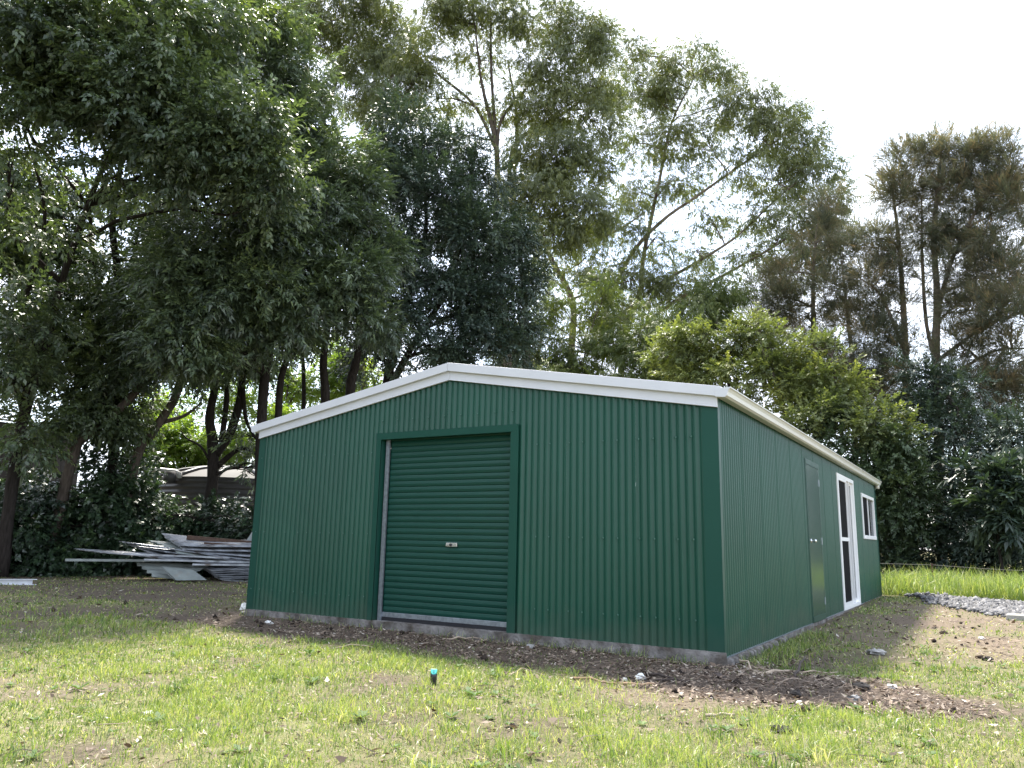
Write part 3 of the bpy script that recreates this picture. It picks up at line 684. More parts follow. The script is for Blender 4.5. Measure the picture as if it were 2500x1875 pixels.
plant('gum_tree', 'tallest spreading gum tree above the middle of the shed roof', 'tree', 6,
    [[(1245, None, 30, .38), (1240, 900, 30, .34), (1225, 720, 30, .30), (1210, 560, 30, .26), (1213, 370, 30, .22), (1175, 200, 30, .12), (1160, 60, 30, .06)],
     [(1213, 370, 30, .16), (1160, 260, 30, .13), (1080, 190, 29.6, .10), (1030, 150, 29.4, .05)],
     [(1213, 370, 30, .15), (1225, 290, 30, .13), (1290, 210, 30, .10), (1350, 120, 29.8, .05)],
     [(1213, 370, 30, .15), (1200, 180, 30.3, .12), (1198, 20, 30.3, .06)],
     [(1240, 480, 30.5, .20), (1260, 350, 31, .16), (1370, 280, 31, .12), (1440, 230, 31, .06)],
     [(1290, None, 31.5, .3), (1285, 800, 31.5, .26), (1255, 500, 31.4, .22), (1262, 300, 31.4, .15), (1240, 150, 31.4, .07)]],
    [(1050, 40, 30, 1.6, 1.2), (1140, 10, 30, 1.6, 1.1), (1240, 30, 30, 1.6, 1.1), (1330, 50, 30, 1.6, 1.3), (1400, 110, 30, 1.5, 1.4), (1450, 190, 30, 1.3, 1.4), (1010, 130, 29.6, 1.4, 1.2), (990, 230, 29.6, 1.4, 1.1), (1070, 240, 29.8, 1.5, .9, .6), (1330, 170, 30, 1.6, 1.1), (1400, 250, 30, 1.5, 1.1), (1240, 240, 30.4, 1.6, .9, .7), (1310, 300, 30.4, 1.5, 1.0), (1460, 300, 30, 1.2, 1.1, .8), (1290, 380, 29.5, 1.6, 1.0), (1370, 390, 29.5, 1.6, 1.1), (1440, 420, 29.5, 1.4, 1.2), (1340, 480, 29.3, 1.7, 1.1), (1260, 470, 29.5, 1.3, 1.0), (1420, 530, 29.3, 1.5, 1.1), (1350, 570, 29.3, 1.4, .9, .8), (1170, 130, 30.2, 1.4, 1.1, .6), (1130, 330, 29.8, 1.2, .8, .5), (1480, 90, 30, 1.0, .9)],
    int(250000*LD), 'gum', LM['gum'], M_bark2, group='gum trees behind the shed', clumps=15, fill=.6, crs=(.2, .4), slim=.5, twigs=9)
plant('gum_tree', 'leaning gum tree with long pale limbs reaching right over the shed', 'tree', 7,
    [[(1400, None, 27.5, .34), (1394, 900, 27.5, .30), (1398, 740, 27.5, .27), (1340, 620, 27.5, .22), (1310, 520, 27.5, .12)],
     [(1500, None, 27.5, .32), (1520, 850, 27.5, .26), (1560, 722, 27.4, .22), (1572, 620, 27.3, .18), (1610, 440, 27.2, .13), (1640, 300, 27.2, .09), (1695, 190, 27.2, .05)],
     [(1450, 830, 27.4, .2), (1530, 640, 27.2, .18), (1610, 545, 27, .15), (1700, 480, 26.8, .12), (1803, 407, 26.6, .09), (1905, 338, 26.4, .04)],
     [(1480, 800, 27.2, .18), (1600, 700, 26.8, .15), (1690, 647, 26.5, .13), (1795, 580, 26.2, .10), (1885, 496, 26, .07), (1966, 427, 25.8, .04)],
     [(1500, 860, 27, .16), (1640, 740, 26.4, .13), (1780, 665, 26, .11), (1925, 580, 25.6, .08), (2025, 508, 25.4, .03)],
     [(1300, 640, 27.5, .13), (1340, 607, 27.3, .12), (1450, 586, 27, .11), (1520, 555, 26.8, .09), (1575, 517, 26.6, .04)],
     [(1307, 900, 26.5, .16), (1330, 800, 26.4, .14), (1380, 740, 26.4, .11), (1470, 705, 26.2, .08), (1560, 680, 26, .04)],
     [(1320, 890, 26.5, .10), (1370, 858, 26.4, .09), (1430, 862, 26.2, .07), (1480, 880, 26, .04)]],
    [(1520, 120, 27.2, 1.2, .9, .8), (1600, 190, 27.2, 1.2, .8), (1680, 150, 27.2, 1.3, .8), (1740, 170, 27, .9, .7), (1550, 230, 27.2, 1.3, .8), (1640, 240, 27.2, 1.1, .6, .7), (1760, 260, 26.8, 1.0, .7), (1840, 250, 26.5, 1.2, .7), (1900, 290, 26.4, 1.1, .7), (1950, 350, 26.2, 1.0, .8), (1860, 340, 26.4, 1.2, .7), (1990, 420, 25.8, .9, .8), (2030, 480, 25.5, .7, .7, .8), (2045, 540, 25.4, .6, .6, .7), (1990, 600, 25.5, .9, .7, .7), (1900, 590, 25.8, .9, .6, .6), (1640, 340, 27, 1.2, .9), (1720, 350, 26.8, 1.1, .7, .7), (1560, 350, 27.2, 1.1, .8, .7), (1800, 400, 26.6, 1.2, .6, .6), (1650, 430, 27, 1.1, .7, .7), (1900, 450, 26.2, 1.2, .8), (1560, 470, 27, 1.2, .8, .8), (1720, 520, 26.6, 1.1, .6, .5), (1830, 520, 26.2, 1.1, .6, .6), (1960, 540, 25.8, 1.0, .8, .9), (1480, 560, 27, 1.2, .7, .9), (1600, 580, 26.8, 1.2, .7, .6), (1700, 610, 26.4, 1.0, .6, .5), (1850, 620, 26, 1.1, .7, .6), (1480, 680, 26.5, 1.3, .9), (1570, 690, 26.5, 1.2, .8, .8), (1650, 680, 26.2, 1.1, .8), (1440, 780, 26.5, 1.2, .8, .6), (1540, 790, 26.3, 1.2, .8, .9), (1950, 640, 25.6, 1.0, .7, .6), (1750, 700, 26, 1.1, .6, .6), (1350, 690, 27, .9, .6, .5), (1330, 630, 27, .9, .6, .6), (1420, 640, 26.8, .9, .6, .7), (1400, 560, 27, .8, .6, .6), (1290, 560, 27.4, .8, .7, .6)],
    int(215000*LD), 'gum', LM['gum'], M_bark3, group='gum trees behind the shed', clumps=17, fill=.6, far=1.45, scale=(1.0, 1.6), limb_r=.05, slim=.42, crs=(.18, .36), twigs=9)
plant('she_oak', 'tall grey brown she-oak with feathery drooping needles at far right', 'tree', 8,
    [[(2290, None, 31, .40), (2290, 1000, 31, .36), (2285, 850, 31, .32), (2288, 720, 31, .27), (2280, 580, 31, .22), (2290, 450, 31, .14), (2300, 360, 31, .06)],
     [(2288, 760, 31, .2), (2330, 620, 30.8, .15), (2390, 500, 30.5, .10), (2440, 380, 30.4, .05)],
     [(2215, None, 31.5, .3), (2212, 900, 31.5, .26), (2205, 740, 31.4, .22), (2195, 600, 31.3, .17), (2180, 480, 31.2, .09), (2160, 430, 31.2, .04)],
     [(2205, 850, 31.5, .16), (2150, 720, 31, .12), (2100, 680, 30.6, .06)],
     [(2286, 900, 31.1, .15), (2262, 790, 31.2, .15), (2252, 640, 31.2, .12), (2250, 480, 31.2, .05)],
     [(2290, 880, 31, .16), (2400, 800, 30, .12), (2500, 760, 29.4, .06)],
     [(2290, 940, 31, .14), (2420, 860, 30, .10), (2520, 850, 29.2, .05)]],
    [(2170, 468, 31.2, .5, 1.0, .8), (2200, 418, 31.2, .6, 1.1), (2260, 398, 31.2, .7, 1.0), (2310, 388, 31.2, .6, 1.2), (2360, 408, 31, .7, .9), (2400, 388, 30.8, .6, 1.0), (2450, 368, 30.6, .6, 1.2), (2480, 428, 30.4, .7, 1.0), (2220, 488, 31.2, 1.0, .9), (2300, 488, 31, 1.1, .9), (2390, 478, 30.8, 1.1, .9), (2460, 508, 30.4, .9, .9), (2250, 568, 31, 1.0, .8), (2340, 568, 30.8, 1.1, .8), (2430, 588, 30.4, 1.1, .8), (2150, 588, 31, 1.0, .8), (2200, 648, 31.2, 1.0, .7, .8), (2320, 658, 30.6, 1.0, .7, .7), (2410, 678, 30.2, 1.2, .8), (2490, 668, 29.8, 1.0, .9), (2130, 688, 31, 1.0, .8), (2190, 758, 31.2, .9, .7, .7), (2380, 768, 30, 1.1, .8), (2470, 788, 29.6, 1.2, .9), (2350, 848, 30, 1.0, .8), (2440, 888, 29.6, 1.2, .9), (2140, 828, 31, 1.0, .8), (2400, 958, 29.4, 1.1, .9), (2490, 968, 29.2, 1.1, .9), (2220, 848, 31.2, .9, .7, .5), (2340, 748, 30.6, .8, .6, .5), (2380, 1028, 29.4, .9, .7)],
    int(190000*LD), 'needle', LM['needle'], M_bark3, group='she-oaks at the right', clumps=15, fill=.75, scale=(.7, 1.15), slim=.45, crs=(.17, .33), twigs=9)
plant('she_oak', 'shorter brown tinged she-oak between the leaning gum and tall she-oak', 'tree', 9,
    [[(1990, None, 33, .3), (1990, 950, 33, .26), (1985, 750, 33, .2), (1990, 600, 33, .12), (2010, 470, 33, .05)],
     [(2080, None, 32, .25), (2085, 950, 32, .22), (2070, 780, 32, .16), (2055, 640, 32, .07)]],
    [(2020, 505, 33, .7, 1.0), (2000, 585, 33, .9, .9), (2060, 625, 32.5, .8, .9), (1940, 665, 33, 1.0, .9), (2040, 715, 32.5, 1.1, .9), (1900, 745, 33, 1.1, .9), (1970, 765, 33, 1.2, 1.0), (2070, 805, 32, 1.1, .9), (1860, 815, 33, 1.0, .8), (1990, 855, 32.5, 1.2, .9), (2090, 895, 32, 1.1, .9), (1920, 885, 33, 1.1, .8), (2140, 955, 31.5, 1.0, .9), (2050, 955, 32, 1.2, .9), (2190, 925, 31.5, .9, .8), (2170, 1025, 31.5, 1.0, .8), (1860, 715, 33, .8, .8)],
    int(100000*LD), 'needle', LM['needle'], M_bark3, group='she-oaks at the right', clumps=15, fill=.75, scale=(.7, 1.15), slim=.45, crs=(.17, .33), twigs=9)
plant('lime_tree', 'sunlit yellow green broad-leaved tree behind the right end of shed', 'tree', 10,
    [[(1950, None, 22.5, .2), (1940, 1180, 22.5, .17), (1930, 1060, 22.5, .14), (1900, 950, 22.4, .10), (1860, 850, 22.4, .05)],
     [(1940, 1180, 22.5, .14), (2010, 1060, 22.3, .11), (2040, 960, 22.2, .08), (2030, 870, 22.2, .04)],
     [(1945, 1220, 22.5, .12), (2080, 1120, 22, .09), (2180, 1080, 21.6, .04)],
     [(1800, None, 23.5, .14), (1790, 1000, 23.5, .12), (1760, 880, 23.5, .06)]],
    [(1690, 840, 24, .9, .5), (2150, 1045, 21.6, .6, .4, .9), (2190, 1040, 21.6, .35, .3, .8), (1760, 830, 23.8, .9, .55), (1840, 830, 23.4, .9, .6), (1850, 790, 23.4, .4, .4, .7), (1920, 865, 23, .8, .6), (1990, 880, 22.6, .6, .7), (2010, 835, 22.6, .18, .4, .4), (2035, 860, 22.4, .18, .35, .4), (1985, 850, 22.6, .16, .35, .4), (2065, 880, 22.4, .2, .35, .4), (2000, 940, 22.4, .8, .6), (1900, 940, 22.8, 1.0, .7), (1800, 920, 23.4, 1.0, .6), (2070, 975, 22.2, .6, .5), (1980, 1030, 22, .9, .7), (2120, 1010, 21.8, .45, .4), (1720, 910, 23.8, .9, .5), (1640, 880, 24, .7, .5)],
    int(95000*LD), 'broad', LM['broad'], M_bark2, clumps=15, fill=.6, far=1.18, scale=(.7, 1.3), crs=(.13, .36), spread=1.12, twigs=10)
plant('lime_shaded_foliage', 'lower foliage of the lime tree with its shade painted in, past the shed end', 'shrub', 110,  # lower part of the lime tree, its shade painted as darker leaf colour
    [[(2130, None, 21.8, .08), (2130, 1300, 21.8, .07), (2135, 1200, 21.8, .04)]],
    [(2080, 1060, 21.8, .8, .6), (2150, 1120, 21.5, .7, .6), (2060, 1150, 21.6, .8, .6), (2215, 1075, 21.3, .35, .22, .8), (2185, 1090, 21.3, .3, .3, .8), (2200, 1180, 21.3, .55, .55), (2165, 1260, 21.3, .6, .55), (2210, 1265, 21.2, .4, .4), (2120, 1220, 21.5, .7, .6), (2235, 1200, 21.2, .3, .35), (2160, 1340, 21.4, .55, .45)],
    int(70000*LD), 'broad', leafmat('lime_leaves_shade_painted', [(.035, .055, .03), (.055, .085, .04), (.08, .115, .05), (.15, .18, .07)], .2, .45, .6), M_bark2, clumps=12, fill=.6, far=1.18, scale=(.7, 1.2), crs=(.16, .38), spread=1.1)
# dark understorey at the right
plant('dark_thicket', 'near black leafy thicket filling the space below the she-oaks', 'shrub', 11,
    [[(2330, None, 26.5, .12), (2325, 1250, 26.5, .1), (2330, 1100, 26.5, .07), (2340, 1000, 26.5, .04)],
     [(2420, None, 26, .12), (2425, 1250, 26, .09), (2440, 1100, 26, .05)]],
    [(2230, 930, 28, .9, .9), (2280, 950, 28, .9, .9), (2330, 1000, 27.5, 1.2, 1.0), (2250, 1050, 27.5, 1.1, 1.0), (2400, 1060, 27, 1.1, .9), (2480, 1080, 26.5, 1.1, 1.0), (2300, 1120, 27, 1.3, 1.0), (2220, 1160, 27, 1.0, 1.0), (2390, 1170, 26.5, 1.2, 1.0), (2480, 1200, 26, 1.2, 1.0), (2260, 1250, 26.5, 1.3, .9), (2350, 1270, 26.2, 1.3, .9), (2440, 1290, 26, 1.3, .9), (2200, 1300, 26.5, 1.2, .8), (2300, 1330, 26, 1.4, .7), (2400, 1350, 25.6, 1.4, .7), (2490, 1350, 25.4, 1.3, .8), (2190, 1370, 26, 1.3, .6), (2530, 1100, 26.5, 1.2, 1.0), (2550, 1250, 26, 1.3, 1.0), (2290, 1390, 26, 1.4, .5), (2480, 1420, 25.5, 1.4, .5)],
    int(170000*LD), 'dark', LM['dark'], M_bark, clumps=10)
plant('loquat_shrub', 'dark shrub with large strap leaves low at the right edge', 'shrub', 12,
    [[(2440, None, 23.5, .07), (2435, 1300, 23.5, .06), (2430, 1220, 23.5, .03)]],
    [(2390, 1170, 23.6, .5, .4), (2430, 1220, 23.4, .6, .5), (2470, 1170, 23.4, .5, .5), (2400, 1260, 23.6, .6, .4), (2480, 1270, 23.4, .5, .5)],
    int(7000*LD), 'bigleaf', LM['dark'], M_bark, clumps=7)
# sunlit shrubs seen through gaps
plant('sunlit_bush', 'bright yellow green bush seen between the trunks above the tank', 'bush', 13,
    [[(440, None, 30, .08), (440, 1150, 30, .07), (445, 1050, 30, .04)]],
    [(400, 1100, 30, 1.1, .9), (470, 1080, 30, 1.1, .9), (540, 1130, 30, 1.1, .8), (430, 1000, 31, 1.0, .8, .7), (360, 1160, 29.5, .9, .7), (480, 1170, 29.5, 1.2, .6), (590, 1120, 31, 1.0, .8), (520, 960, 32, 1.0, .8, .6), (350, 1020, 31, .8, .6, .5), (600, 1010, 32, .9, .7, .6)],
    int(80000*LD), 'broad', LM['bright'], M_bark2, clumps=9)
plant('sunlit_bush', 'lit bush under the dark canopy just left of the shed gable', 'bush', 14,
    [[(700, None, 32, .08), (700, 1000, 32, .07), (705, 900, 32, .04)]],
    [(660, 1030, 31, 1.0, .8, .8), (720, 960, 32, 1.0, .8, .7), (800, 930, 32, 1.0, .8, .7), (880, 920, 32, 1.0, .6, .8), (650, 900, 33, 1.0, .7, .4), (600, 930, 33, .9, .8, .4), (840, 860, 33, 1.0, .6, .5), (760, 850, 34, .8, .6, .3)],
    int(55000*LD), 'broad', LM['bright'], M_bark2, clumps=8)
plant('sunlit_bush', 'pale green scrub behind the roof right of the ridge', 'bush', 15,
    [[(1420, None, 33, .1), (1420, 950, 33, .08), (1430, 850, 33, .04)], [(1560, None, 32, .1), (1570, 950, 32, .08), (1575, 850, 32, .04)]],
    [(1260, 880, 33, 1.1, .7), (1340, 850, 33.5, 1.1, .8, .7), (1420, 880, 33, 1.2, .8), (1500, 840, 33, 1.2, .9), (1580, 870, 32, 1.2, .9), (1650, 880, 31, 1.2, .9), (1300, 780, 34, 1.0, .8, .6), (1440, 760, 34, 1.2, .8, .6), (1600, 780, 32, 1.1, .8, .8), (1700, 760, 31, 1.2, .9), (1760, 700, 31, 1.1, .8, .7), (1250, 940, 33, 1.0, .6), (1530, 930, 32, 1.2, .5), (1350, 720, 34, 1.0, .7, .5), (1480, 700, 33, 1.0, .7, .5), (1230, 820, 33, .8, .7), (1660, 820, 31, 1.1, .7), (1320, 920, 32, 1.2, .5)],
    int(150000*LD), 'gum', leafmat('scrub_leaves', [(.055, .078, .032), (.085, .115, .042), (.13, .16, .052), (.22, .24, .07)], .38, .5, .35), M_bark2, clumps=9)
# ivy hedge and shrubs along the left boundary
plant('ivy_hedge', 'dark ivy covered hedge along the left boundary behind the sheet pile', 'hedge', 16,
    [[(120, None, 22.2, .06), (118, 1300, 22.2, .05), (120, 1240, 22.2, .03)]],
    [(20, 1240, 22.4, 1.1, .8), (90, 1220, 22.6, 1.0, .6), (20, 1330, 21.8, 1.0, .8), (110, 1320, 21.8, 1.0, .8), (190, 1250, 22.4, 1.0, .8), (240, 1170, 22.6, .8, .9), (280, 1250, 22.2, 1.0, .9), (200, 1340, 21.8, 1.0, .7), (290, 1340, 21.8, 1.0, .7), (360, 1280, 22, 1.0, .7), (350, 1350, 21.8, 1.0, .6), (440, 1290, 21.8, 1.0, .5), (510, 1300, 21.6, 1.0, .6), (590, 1300, 21.4, 1.0, .6), (440, 1350, 21.6, 1.0, .6), (540, 1350, 21.4, 1.0, .6), (620, 1350, 21.2, .9, .6), (60, 1390, 21.6, 1.0, .5), (150, 1395, 21.6, 1.0, .4), (-60, 1300, 22, 1.2, 1.0), (260, 1390, 21.6, 1.0, .4), (330, 1195, 22.6, .6, .6, .6), (660, 1300, 21.2, .9, .8), (350, 1130, 22.8, .5, .4, .5), (560, 1255, 22, .6, .4, .7)],
    int(150000*LD), 'ivy', LM['ivy'], M_bark, clumps=11)
# unseen trees added left of and behind the view to darken cladding reflections
for i_, (tx_, ty_) in enumerate(((-15.5, -4.5), (-14.5, -9.5), (-13.5, -15), (-11, -21), (-5.5, -26))):
    dd = math.hypot(tx_-CAM[0], ty_-CAM[1]); az = math.atan2(tx_-CAM[0], ty_-CAM[1])-YAW
    root = tag(empty('added_tree', (tx_, ty_, float(gz(tx_, ty_)))), ['added dark tree nearest the left edge of the view', 'middle added dark tree left of the view', 'third added dark tree left of the view', 'added dark tree behind and left of the camera', 'added dark tree directly behind the camera'][i_], 'tree', 'added trees out of view')
    rr_ = np.random.default_rng(300+i_); B_ = [(np.array([tx_, ty_, 0])+np.array([rr_.normal(0, 1.5), rr_.normal(0, 1.8), z_]), 2.2, 1.5, 1.) for z_ in (1.2, 1.6, 3, 4, 5, 6, 7, 8, 9.5, 11)]
    P_, D_, T_, _c = blob_sprays(B_, 900, rr_, 'dark'); V_, F_, tn_ = place_sprays(P_, D_, T_, 'dark', rr_, (2.0, 3.0))
    npmesh('crown', V_, F_, LM['dark'], root, tn_)
    MB().tube([(tx_, ty_, -.2), (tx_+.2, ty_, 4), (tx_, ty_+.3, 9)], [.3, .22, .1], 8).build('trunk', M_bark, root, smooth=True)
# leaning and forked trunks by the tank
plant('leaning_tree', 'bare leaning trunk bending right out of the ivy', 'tree', 17,
    [[(130, None, 22, .22), (175, 1120, 21.8, .2), (215, 1060, 21.7, .19), (290, 1000, 21.5, .17), (340, 940, 21.3, .14), (365, 860, 21, .10), (370, 760, 20.8, .06)]],
    [(370, 820, 20.8, .9, .7), (330, 890, 21, .7, .5, .7), (410, 900, 20.6, .6, .5, .6), (380, 740, 20.6, .9, .7)],
    int(11000*LD), 'lilly', LM['lilly'], M_bark2)
plant('leaning_tree', 'smooth trunk sloping up right in front of the sunlit bush', 'tree', 18,
    [[(290, None, 22.2, .22), (330, 1125, 22, .2), (370, 1060, 21.9, .18), (420, 985, 21.8, .17), (450, 930, 21.7, .15), (520, 880, 21.5, .11), (560, 830, 21.3, .06)],
     [(400, 1030, 21.9, .1), (450, 1015, 21.8, .07), (490, 985, 21.8, .03)]],
    [(540, 850, 21.2, .8, .5), (460, 890, 21.4, .6, .4, .7), (600, 880, 21.2, .6, .4, .5)],
    int(9000*LD), 'lilly', LM['lilly'], M_bark2)
plant('forked_tree', 'dark tree forking into upright stems in front of the tank', 'tree', 19,
    [[(505, None, 22.2, .26), (512, 1230, 22.2, .25), (520, 1160, 22.2, .24), (520, 1085, 22.2, .24), (512, 1020, 22.2, .19), (525, 940, 22.1, .16), (528, 860, 22, .14), (545, 760, 21.8, .10), (560, 660, 21.6, .05)],
     [(525, 1110, 22.2, .20), (560, 1060, 22.2, .19), (585, 980, 22.1, .17), (598, 880, 22, .15), (640, 840, 21.8, .11), (665, 790, 21.6, .05)],
     [(540, 1080, 22.2, .13), (553, 980, 22.2, .12), (556, 880, 22.1, .10), (560, 780, 22, .05)],
     [(530, 1140, 22.2, .14), (570, 1105, 22, .10), (600, 1095, 21.8, .08), (640, 1120, 21.6, .05)],
     [(515, 1130, 22.2, .06), (490, 1090, 22, .05), (455, 1070, 21.9, .03), (440, 1050, 21.9, .02)],
     [(592, 930, 22, .10), (600, 1020, 22, .08), (625, 1070, 21.8, .05), (660, 1100, 21.6, .03)]],
    [(560, 800, 21.5, .9, .6), (640, 870, 21.4, .7, .5, .8), (500, 900, 21.6, .6, .5, .5), (620, 1140, 21.6, .5, .4, .5), (600, 1060, 21.8, .5, .4, .4), (580, 720, 21.4, 1.0, .7)],
    int(15000*LD), 'lilly', LM['lilly'], M_bark)

# ------------------------------------------------------------------ neighbour's outbuilding, tank and pipe at the left
p0 = at(-120, 1200, 25.5); p1 = at(185, 1200, 27.5); d_ = unit(p1-p0); d_[2] = 0; d_ = unit(d_); back = np.array([-d_[1], d_[0], 0])
zb, ze = -.2, 3.95
ob = tag(empty('brown_outbuilding', (p0[0], p0[1], zb)), 'dark brown metal outbuilding half hidden by ivy at far left', 'building')
ln = float(np.linalg.norm((p1-p0)[:2])); npan = 12
for i in range(npan):
    a = p0+d_*ln*i/npan; b = p0+d_*ln*((i+1)/npan-.004); a = np.array([a[0], a[1], zb]); b = np.array([b[0], b[1], zb])
    k = 1 if i % 2 else 0
    a = a-back*.012*k; b = b-back*.012*k
    MB().quadbox([a, b, b+back*.03, a+back*.03, *(q+np.array([0, 0, ze-zb]) for q in (a, b, b+back*.03, a+back*.03))]).build('wall_panel', M_brownwall, ob, bevel=.006)
a = np.array([*p0[:2], zb]); b = a+d_*ln
MB().quadbox([b, b+back*4, a+back*4, a+back*.04, *(q+np.array([0, 0, ze-zb-.01]) for q in (b, b+back*4, a+back*4, a+back*.04))]).build('side_wall', M_brownwall, ob)
z1 = np.array([0, 0, ze-zb])
MB().quadbox([a-d_*.2-back*.25+z1, b+d_*.2-back*.25+z1, b+d_*.2+back*4.2+z1*1.15, a-d_*.2+back*4.2+z1*1.15]+[q+np.array([0, 0, .06]) for q in (a-d_*.2-back*.25+z1, b+d_*.2-back*.25+z1, b+d_*.2+back*4.2+z1*1.15, a-d_*.2+back*4.2+z1*1.15)]).build('roof', M_pipe, ob)
# water tank: ribbed poly cylinder with a shallow dome on radial ribs
tc_ = at(565, 1250, 25.2); tr_, th = 2.15, 2.62; tcx, tcy = tc_[0], tc_[1]; tz = float(gz(tcx, tcy))-.05
tank = tag(empty('water_tank', (tcx, tcy, tz)), 'dark grey ribbed plastic water tank with shallow domed top', 'water tank')
prof = []
nr = 17
for i in range(nr*6+1):
    z = i/(nr*6)*th; prof.append((tr_+.022*math.sin(i/6*2*math.pi), tz+z))
def lathe(prof, n, cx, cy):
    mb = MB()
    for r_, z in prof:
        for j in range(n): a = 2*math.pi*j/n; mb.v.append((cx+r_*math.cos(a), cy+r_*math.sin(a), z))
    for i in range(len(prof)-1):
        for j in range(n): mb.f.append((i*n+j, i*n+(j+1) % n, (i+1)*n+(j+1) % n, (i+1)*n+j))
    return mb
lathe(prof, 56, tcx, tcy).build('tank_wall', M_tank, tank, smooth=True)
M_dome = mat('dark_tank_top', (.055, .05, .047), rough=.75, var=.15, vscale=4)  # about the same dark grey as the tank wall
lathe([(tr_+.03, tz+th), (tr_*.9, tz+th+.10), (tr_*.7, tz+th+.24), (tr_*.45, tz+th+.35), (tr_*.2, tz+th+.41), (.02, tz+th+.43)], 56, tcx, tcy).build('tank_roof', M_dome, tank, smooth=True)
for j in range(12):
    a = 2*math.pi*(j+.3)/12; ps = []
    for q, h in ((1.02, .03), (.9, .13), (.7, .27), (.45, .38), (.2, .44)):
        ps.append((tcx+tr_*q*math.cos(a), tcy+tr_*q*math.sin(a), tz+th+h))
    MB().tube(ps, [.05, .06, .06, .05, .04], 6).build('roof_rib', M_tank, tank, smooth=True)
MB().tube([(tcx, tcy, tz+th+.41), (tcx, tcy, tz+th+.5)], .25, 16).build('access_lid', M_tank, tank, smooth=True)
q0 = at(415, 1160, 23.6)
MB().tube([(q0[0], q0[1], q0[2]-.22), (q0[0], q0[1], q0[2]+.1)], .17, 14).build('inlet_strainer', M_tank, tank, smooth=True)
pp = [at(325, 1141, 23.8), at(370, 1146, 23.7), at(428, 1152, 23.6), at(438, 1157, 23.6), at(438, 1168, 23.6)]
o = MB().tube(pp, .075, 10).build('downpipe', M_pipe, smooth=True)
tag(o, 'pale plastic pipe bending down into the water tank', 'pipe')

# ------------------------------------------------------------------ pile of old roofing sheets
def old_sheet(c, m, label, ribs=9, amp=.016, droop=0., group='old roofing sheets in the pile', curl=0.):
    "corrugated sheet through corners left-back, left-front, right-back, right-front given as (u, v, distance)"
    LB, LF, RB, RF = [at(*q) for q in c]; nu, nv = 14, ribs*6; V = []
    nrm = np.cross(RB-LB, LF-LB); nrm /= np.linalg.norm(nrm)
    if nrm[2] < 0: nrm = -nrm
    j1 = random.random()*6
    for i in range(nu+1):
        s = i/nu
        for j in range(nv+1):
            t_ = j/nv
            p = (LB*(1-t_)+LF*t_)*(1-s)+(RB*(1-t_)+RF*t_)*s
            p = p+nrm*(amp*math.sin(2*math.pi*ribs*t_)+curl*math.sin(math.pi*t_)*(1-s)+.012*math.sin(5*s+j1+2*t_))
            p[2] -= droop*4*s*(1-s)
            p = p+unit(RB-LB)*(.02*math.sin(j*7.3+j1) if i in (0, nu) else 0)
            V.append(tuple(p))
    mb = MB(); mb.v = V; w = nv+1
    mb.f = [(i*w+j, i*w+j+1, (i+1)*w+j+1, (i+1)*w+j) for i in range(nu) for j in range(nv)]
    o = mb.build('roofing_sheet', m, smooth=True)
    so_ = o.modifiers.new('thickness', 'SOLIDIFY'); so_.thickness = .004
    return tag(o, label, 'metal sheet', group)
random.seed(4)
D0 = 19.0
for k in range(5):       # upper fan
    lb = ['topmost corrugated sheet of the upper fan in the pile', 'second corrugated sheet down in the upper fan', 'third corrugated sheet down in the upper fan', 'fourth corrugated sheet down in the upper fan', 'lowest corrugated sheet of the upper fan in the pile']
    old_sheet([(402+9*k+random.uniform(-14, 14), 1303+9*k, D0+.75), (452+12*k+random.uniform(-16, 16), 1330+10*k, D0), (660, 1322+10*k, D0+.75), (660, 1336+11*k, D0)], M_oldsheet, lb[k], droop=.02)
for k in range(4):
    lb = ['upper sheet of the middle fan with bluish ribs', 'second sheet down in the middle fan', 'sheet under the middle fan with rusty end', 'lowest sheet of the middle fan in the pile']
    old_sheet([(292+22*k, 1321+9*k, D0+.8), (378+16*k+random.uniform(-20, 20), 1338+10*k, D0), (660, 1362+6*k, D0+.8), (660, 1370+6*k, D0)], M_oldsheet, lb[k], droop=.02)
old_sheet([(358, 1318, D0+.7), (435, 1352, D0-.05), (480, 1334, D0+.7), (520, 1362, D0-.05)], M_palesheet, 'short pale bent sheet wedged between the upper fans', ribs=5, curl=.03)
old_sheet([(182, 1339, D0+.6), (246, 1350, D0), (660, 1372, D0+.6), (660, 1386, D0)], M_oldsheet, 'long zinc sheet sticking out left of the pile', droop=.0)
old_sheet([(330, 1374, D0+.3), (376, 1409, D0-.25), (520, 1376, D0+.3), (450, 1413, D0-.25)], M_palesheet, 'pale green ribbed sheet slumped against the lower pile', ribs=4, amp=.02)
for k in range(6):
    lb = ['uppermost sheet of the low stack beside the shed', 'second sheet from the top of the low stack', 'third sheet from the top of the low stack', 'third sheet from the bottom of the low stack', 'second sheet from the bottom of the low stack', 'lowest sheet of the low stack beside the shed']
    old_sheet([(488+7*k, 1383+5*k, D0+.4), (520+5*k, 1392+5*k, D0-.3), (660, 1384+5.5*k, D0+.4), (660, 1393+5*k, D0-.3)], M_oldsheet, lb[k])
o = MB()
c4 = [at(395, 1383, D0-.2), at(430, 1417, D0-.6), at(505, 1416, D0-.6), at(470, 1391, D0-.25)]
c5 = [q+np.array([0, 0, .004]) for q in c4]; o.quadbox([*c4, *c5])
c6 = [at(393, 1383, D0-.22), at(428, 1418, D0-.62), at(412, 1405, D0-.75), at(396, 1388, D0-.5)]; o.quadbox([*c6, *[q+np.array([0, 0, .004]) for q in c6]])
tag(o.build('folded_flashing', M_palesheet), 'folded grey metal flashing lying at the foot of the pile', 'flashing')
o = MB().beam(at(160, 1367, D0+.2), at(640, 1370, D0+.2), .12, .05).build('steel_angle', M_palesheet); tag(o, 'long thin pale steel angle poking furthest left from the pile', 'steel angle')
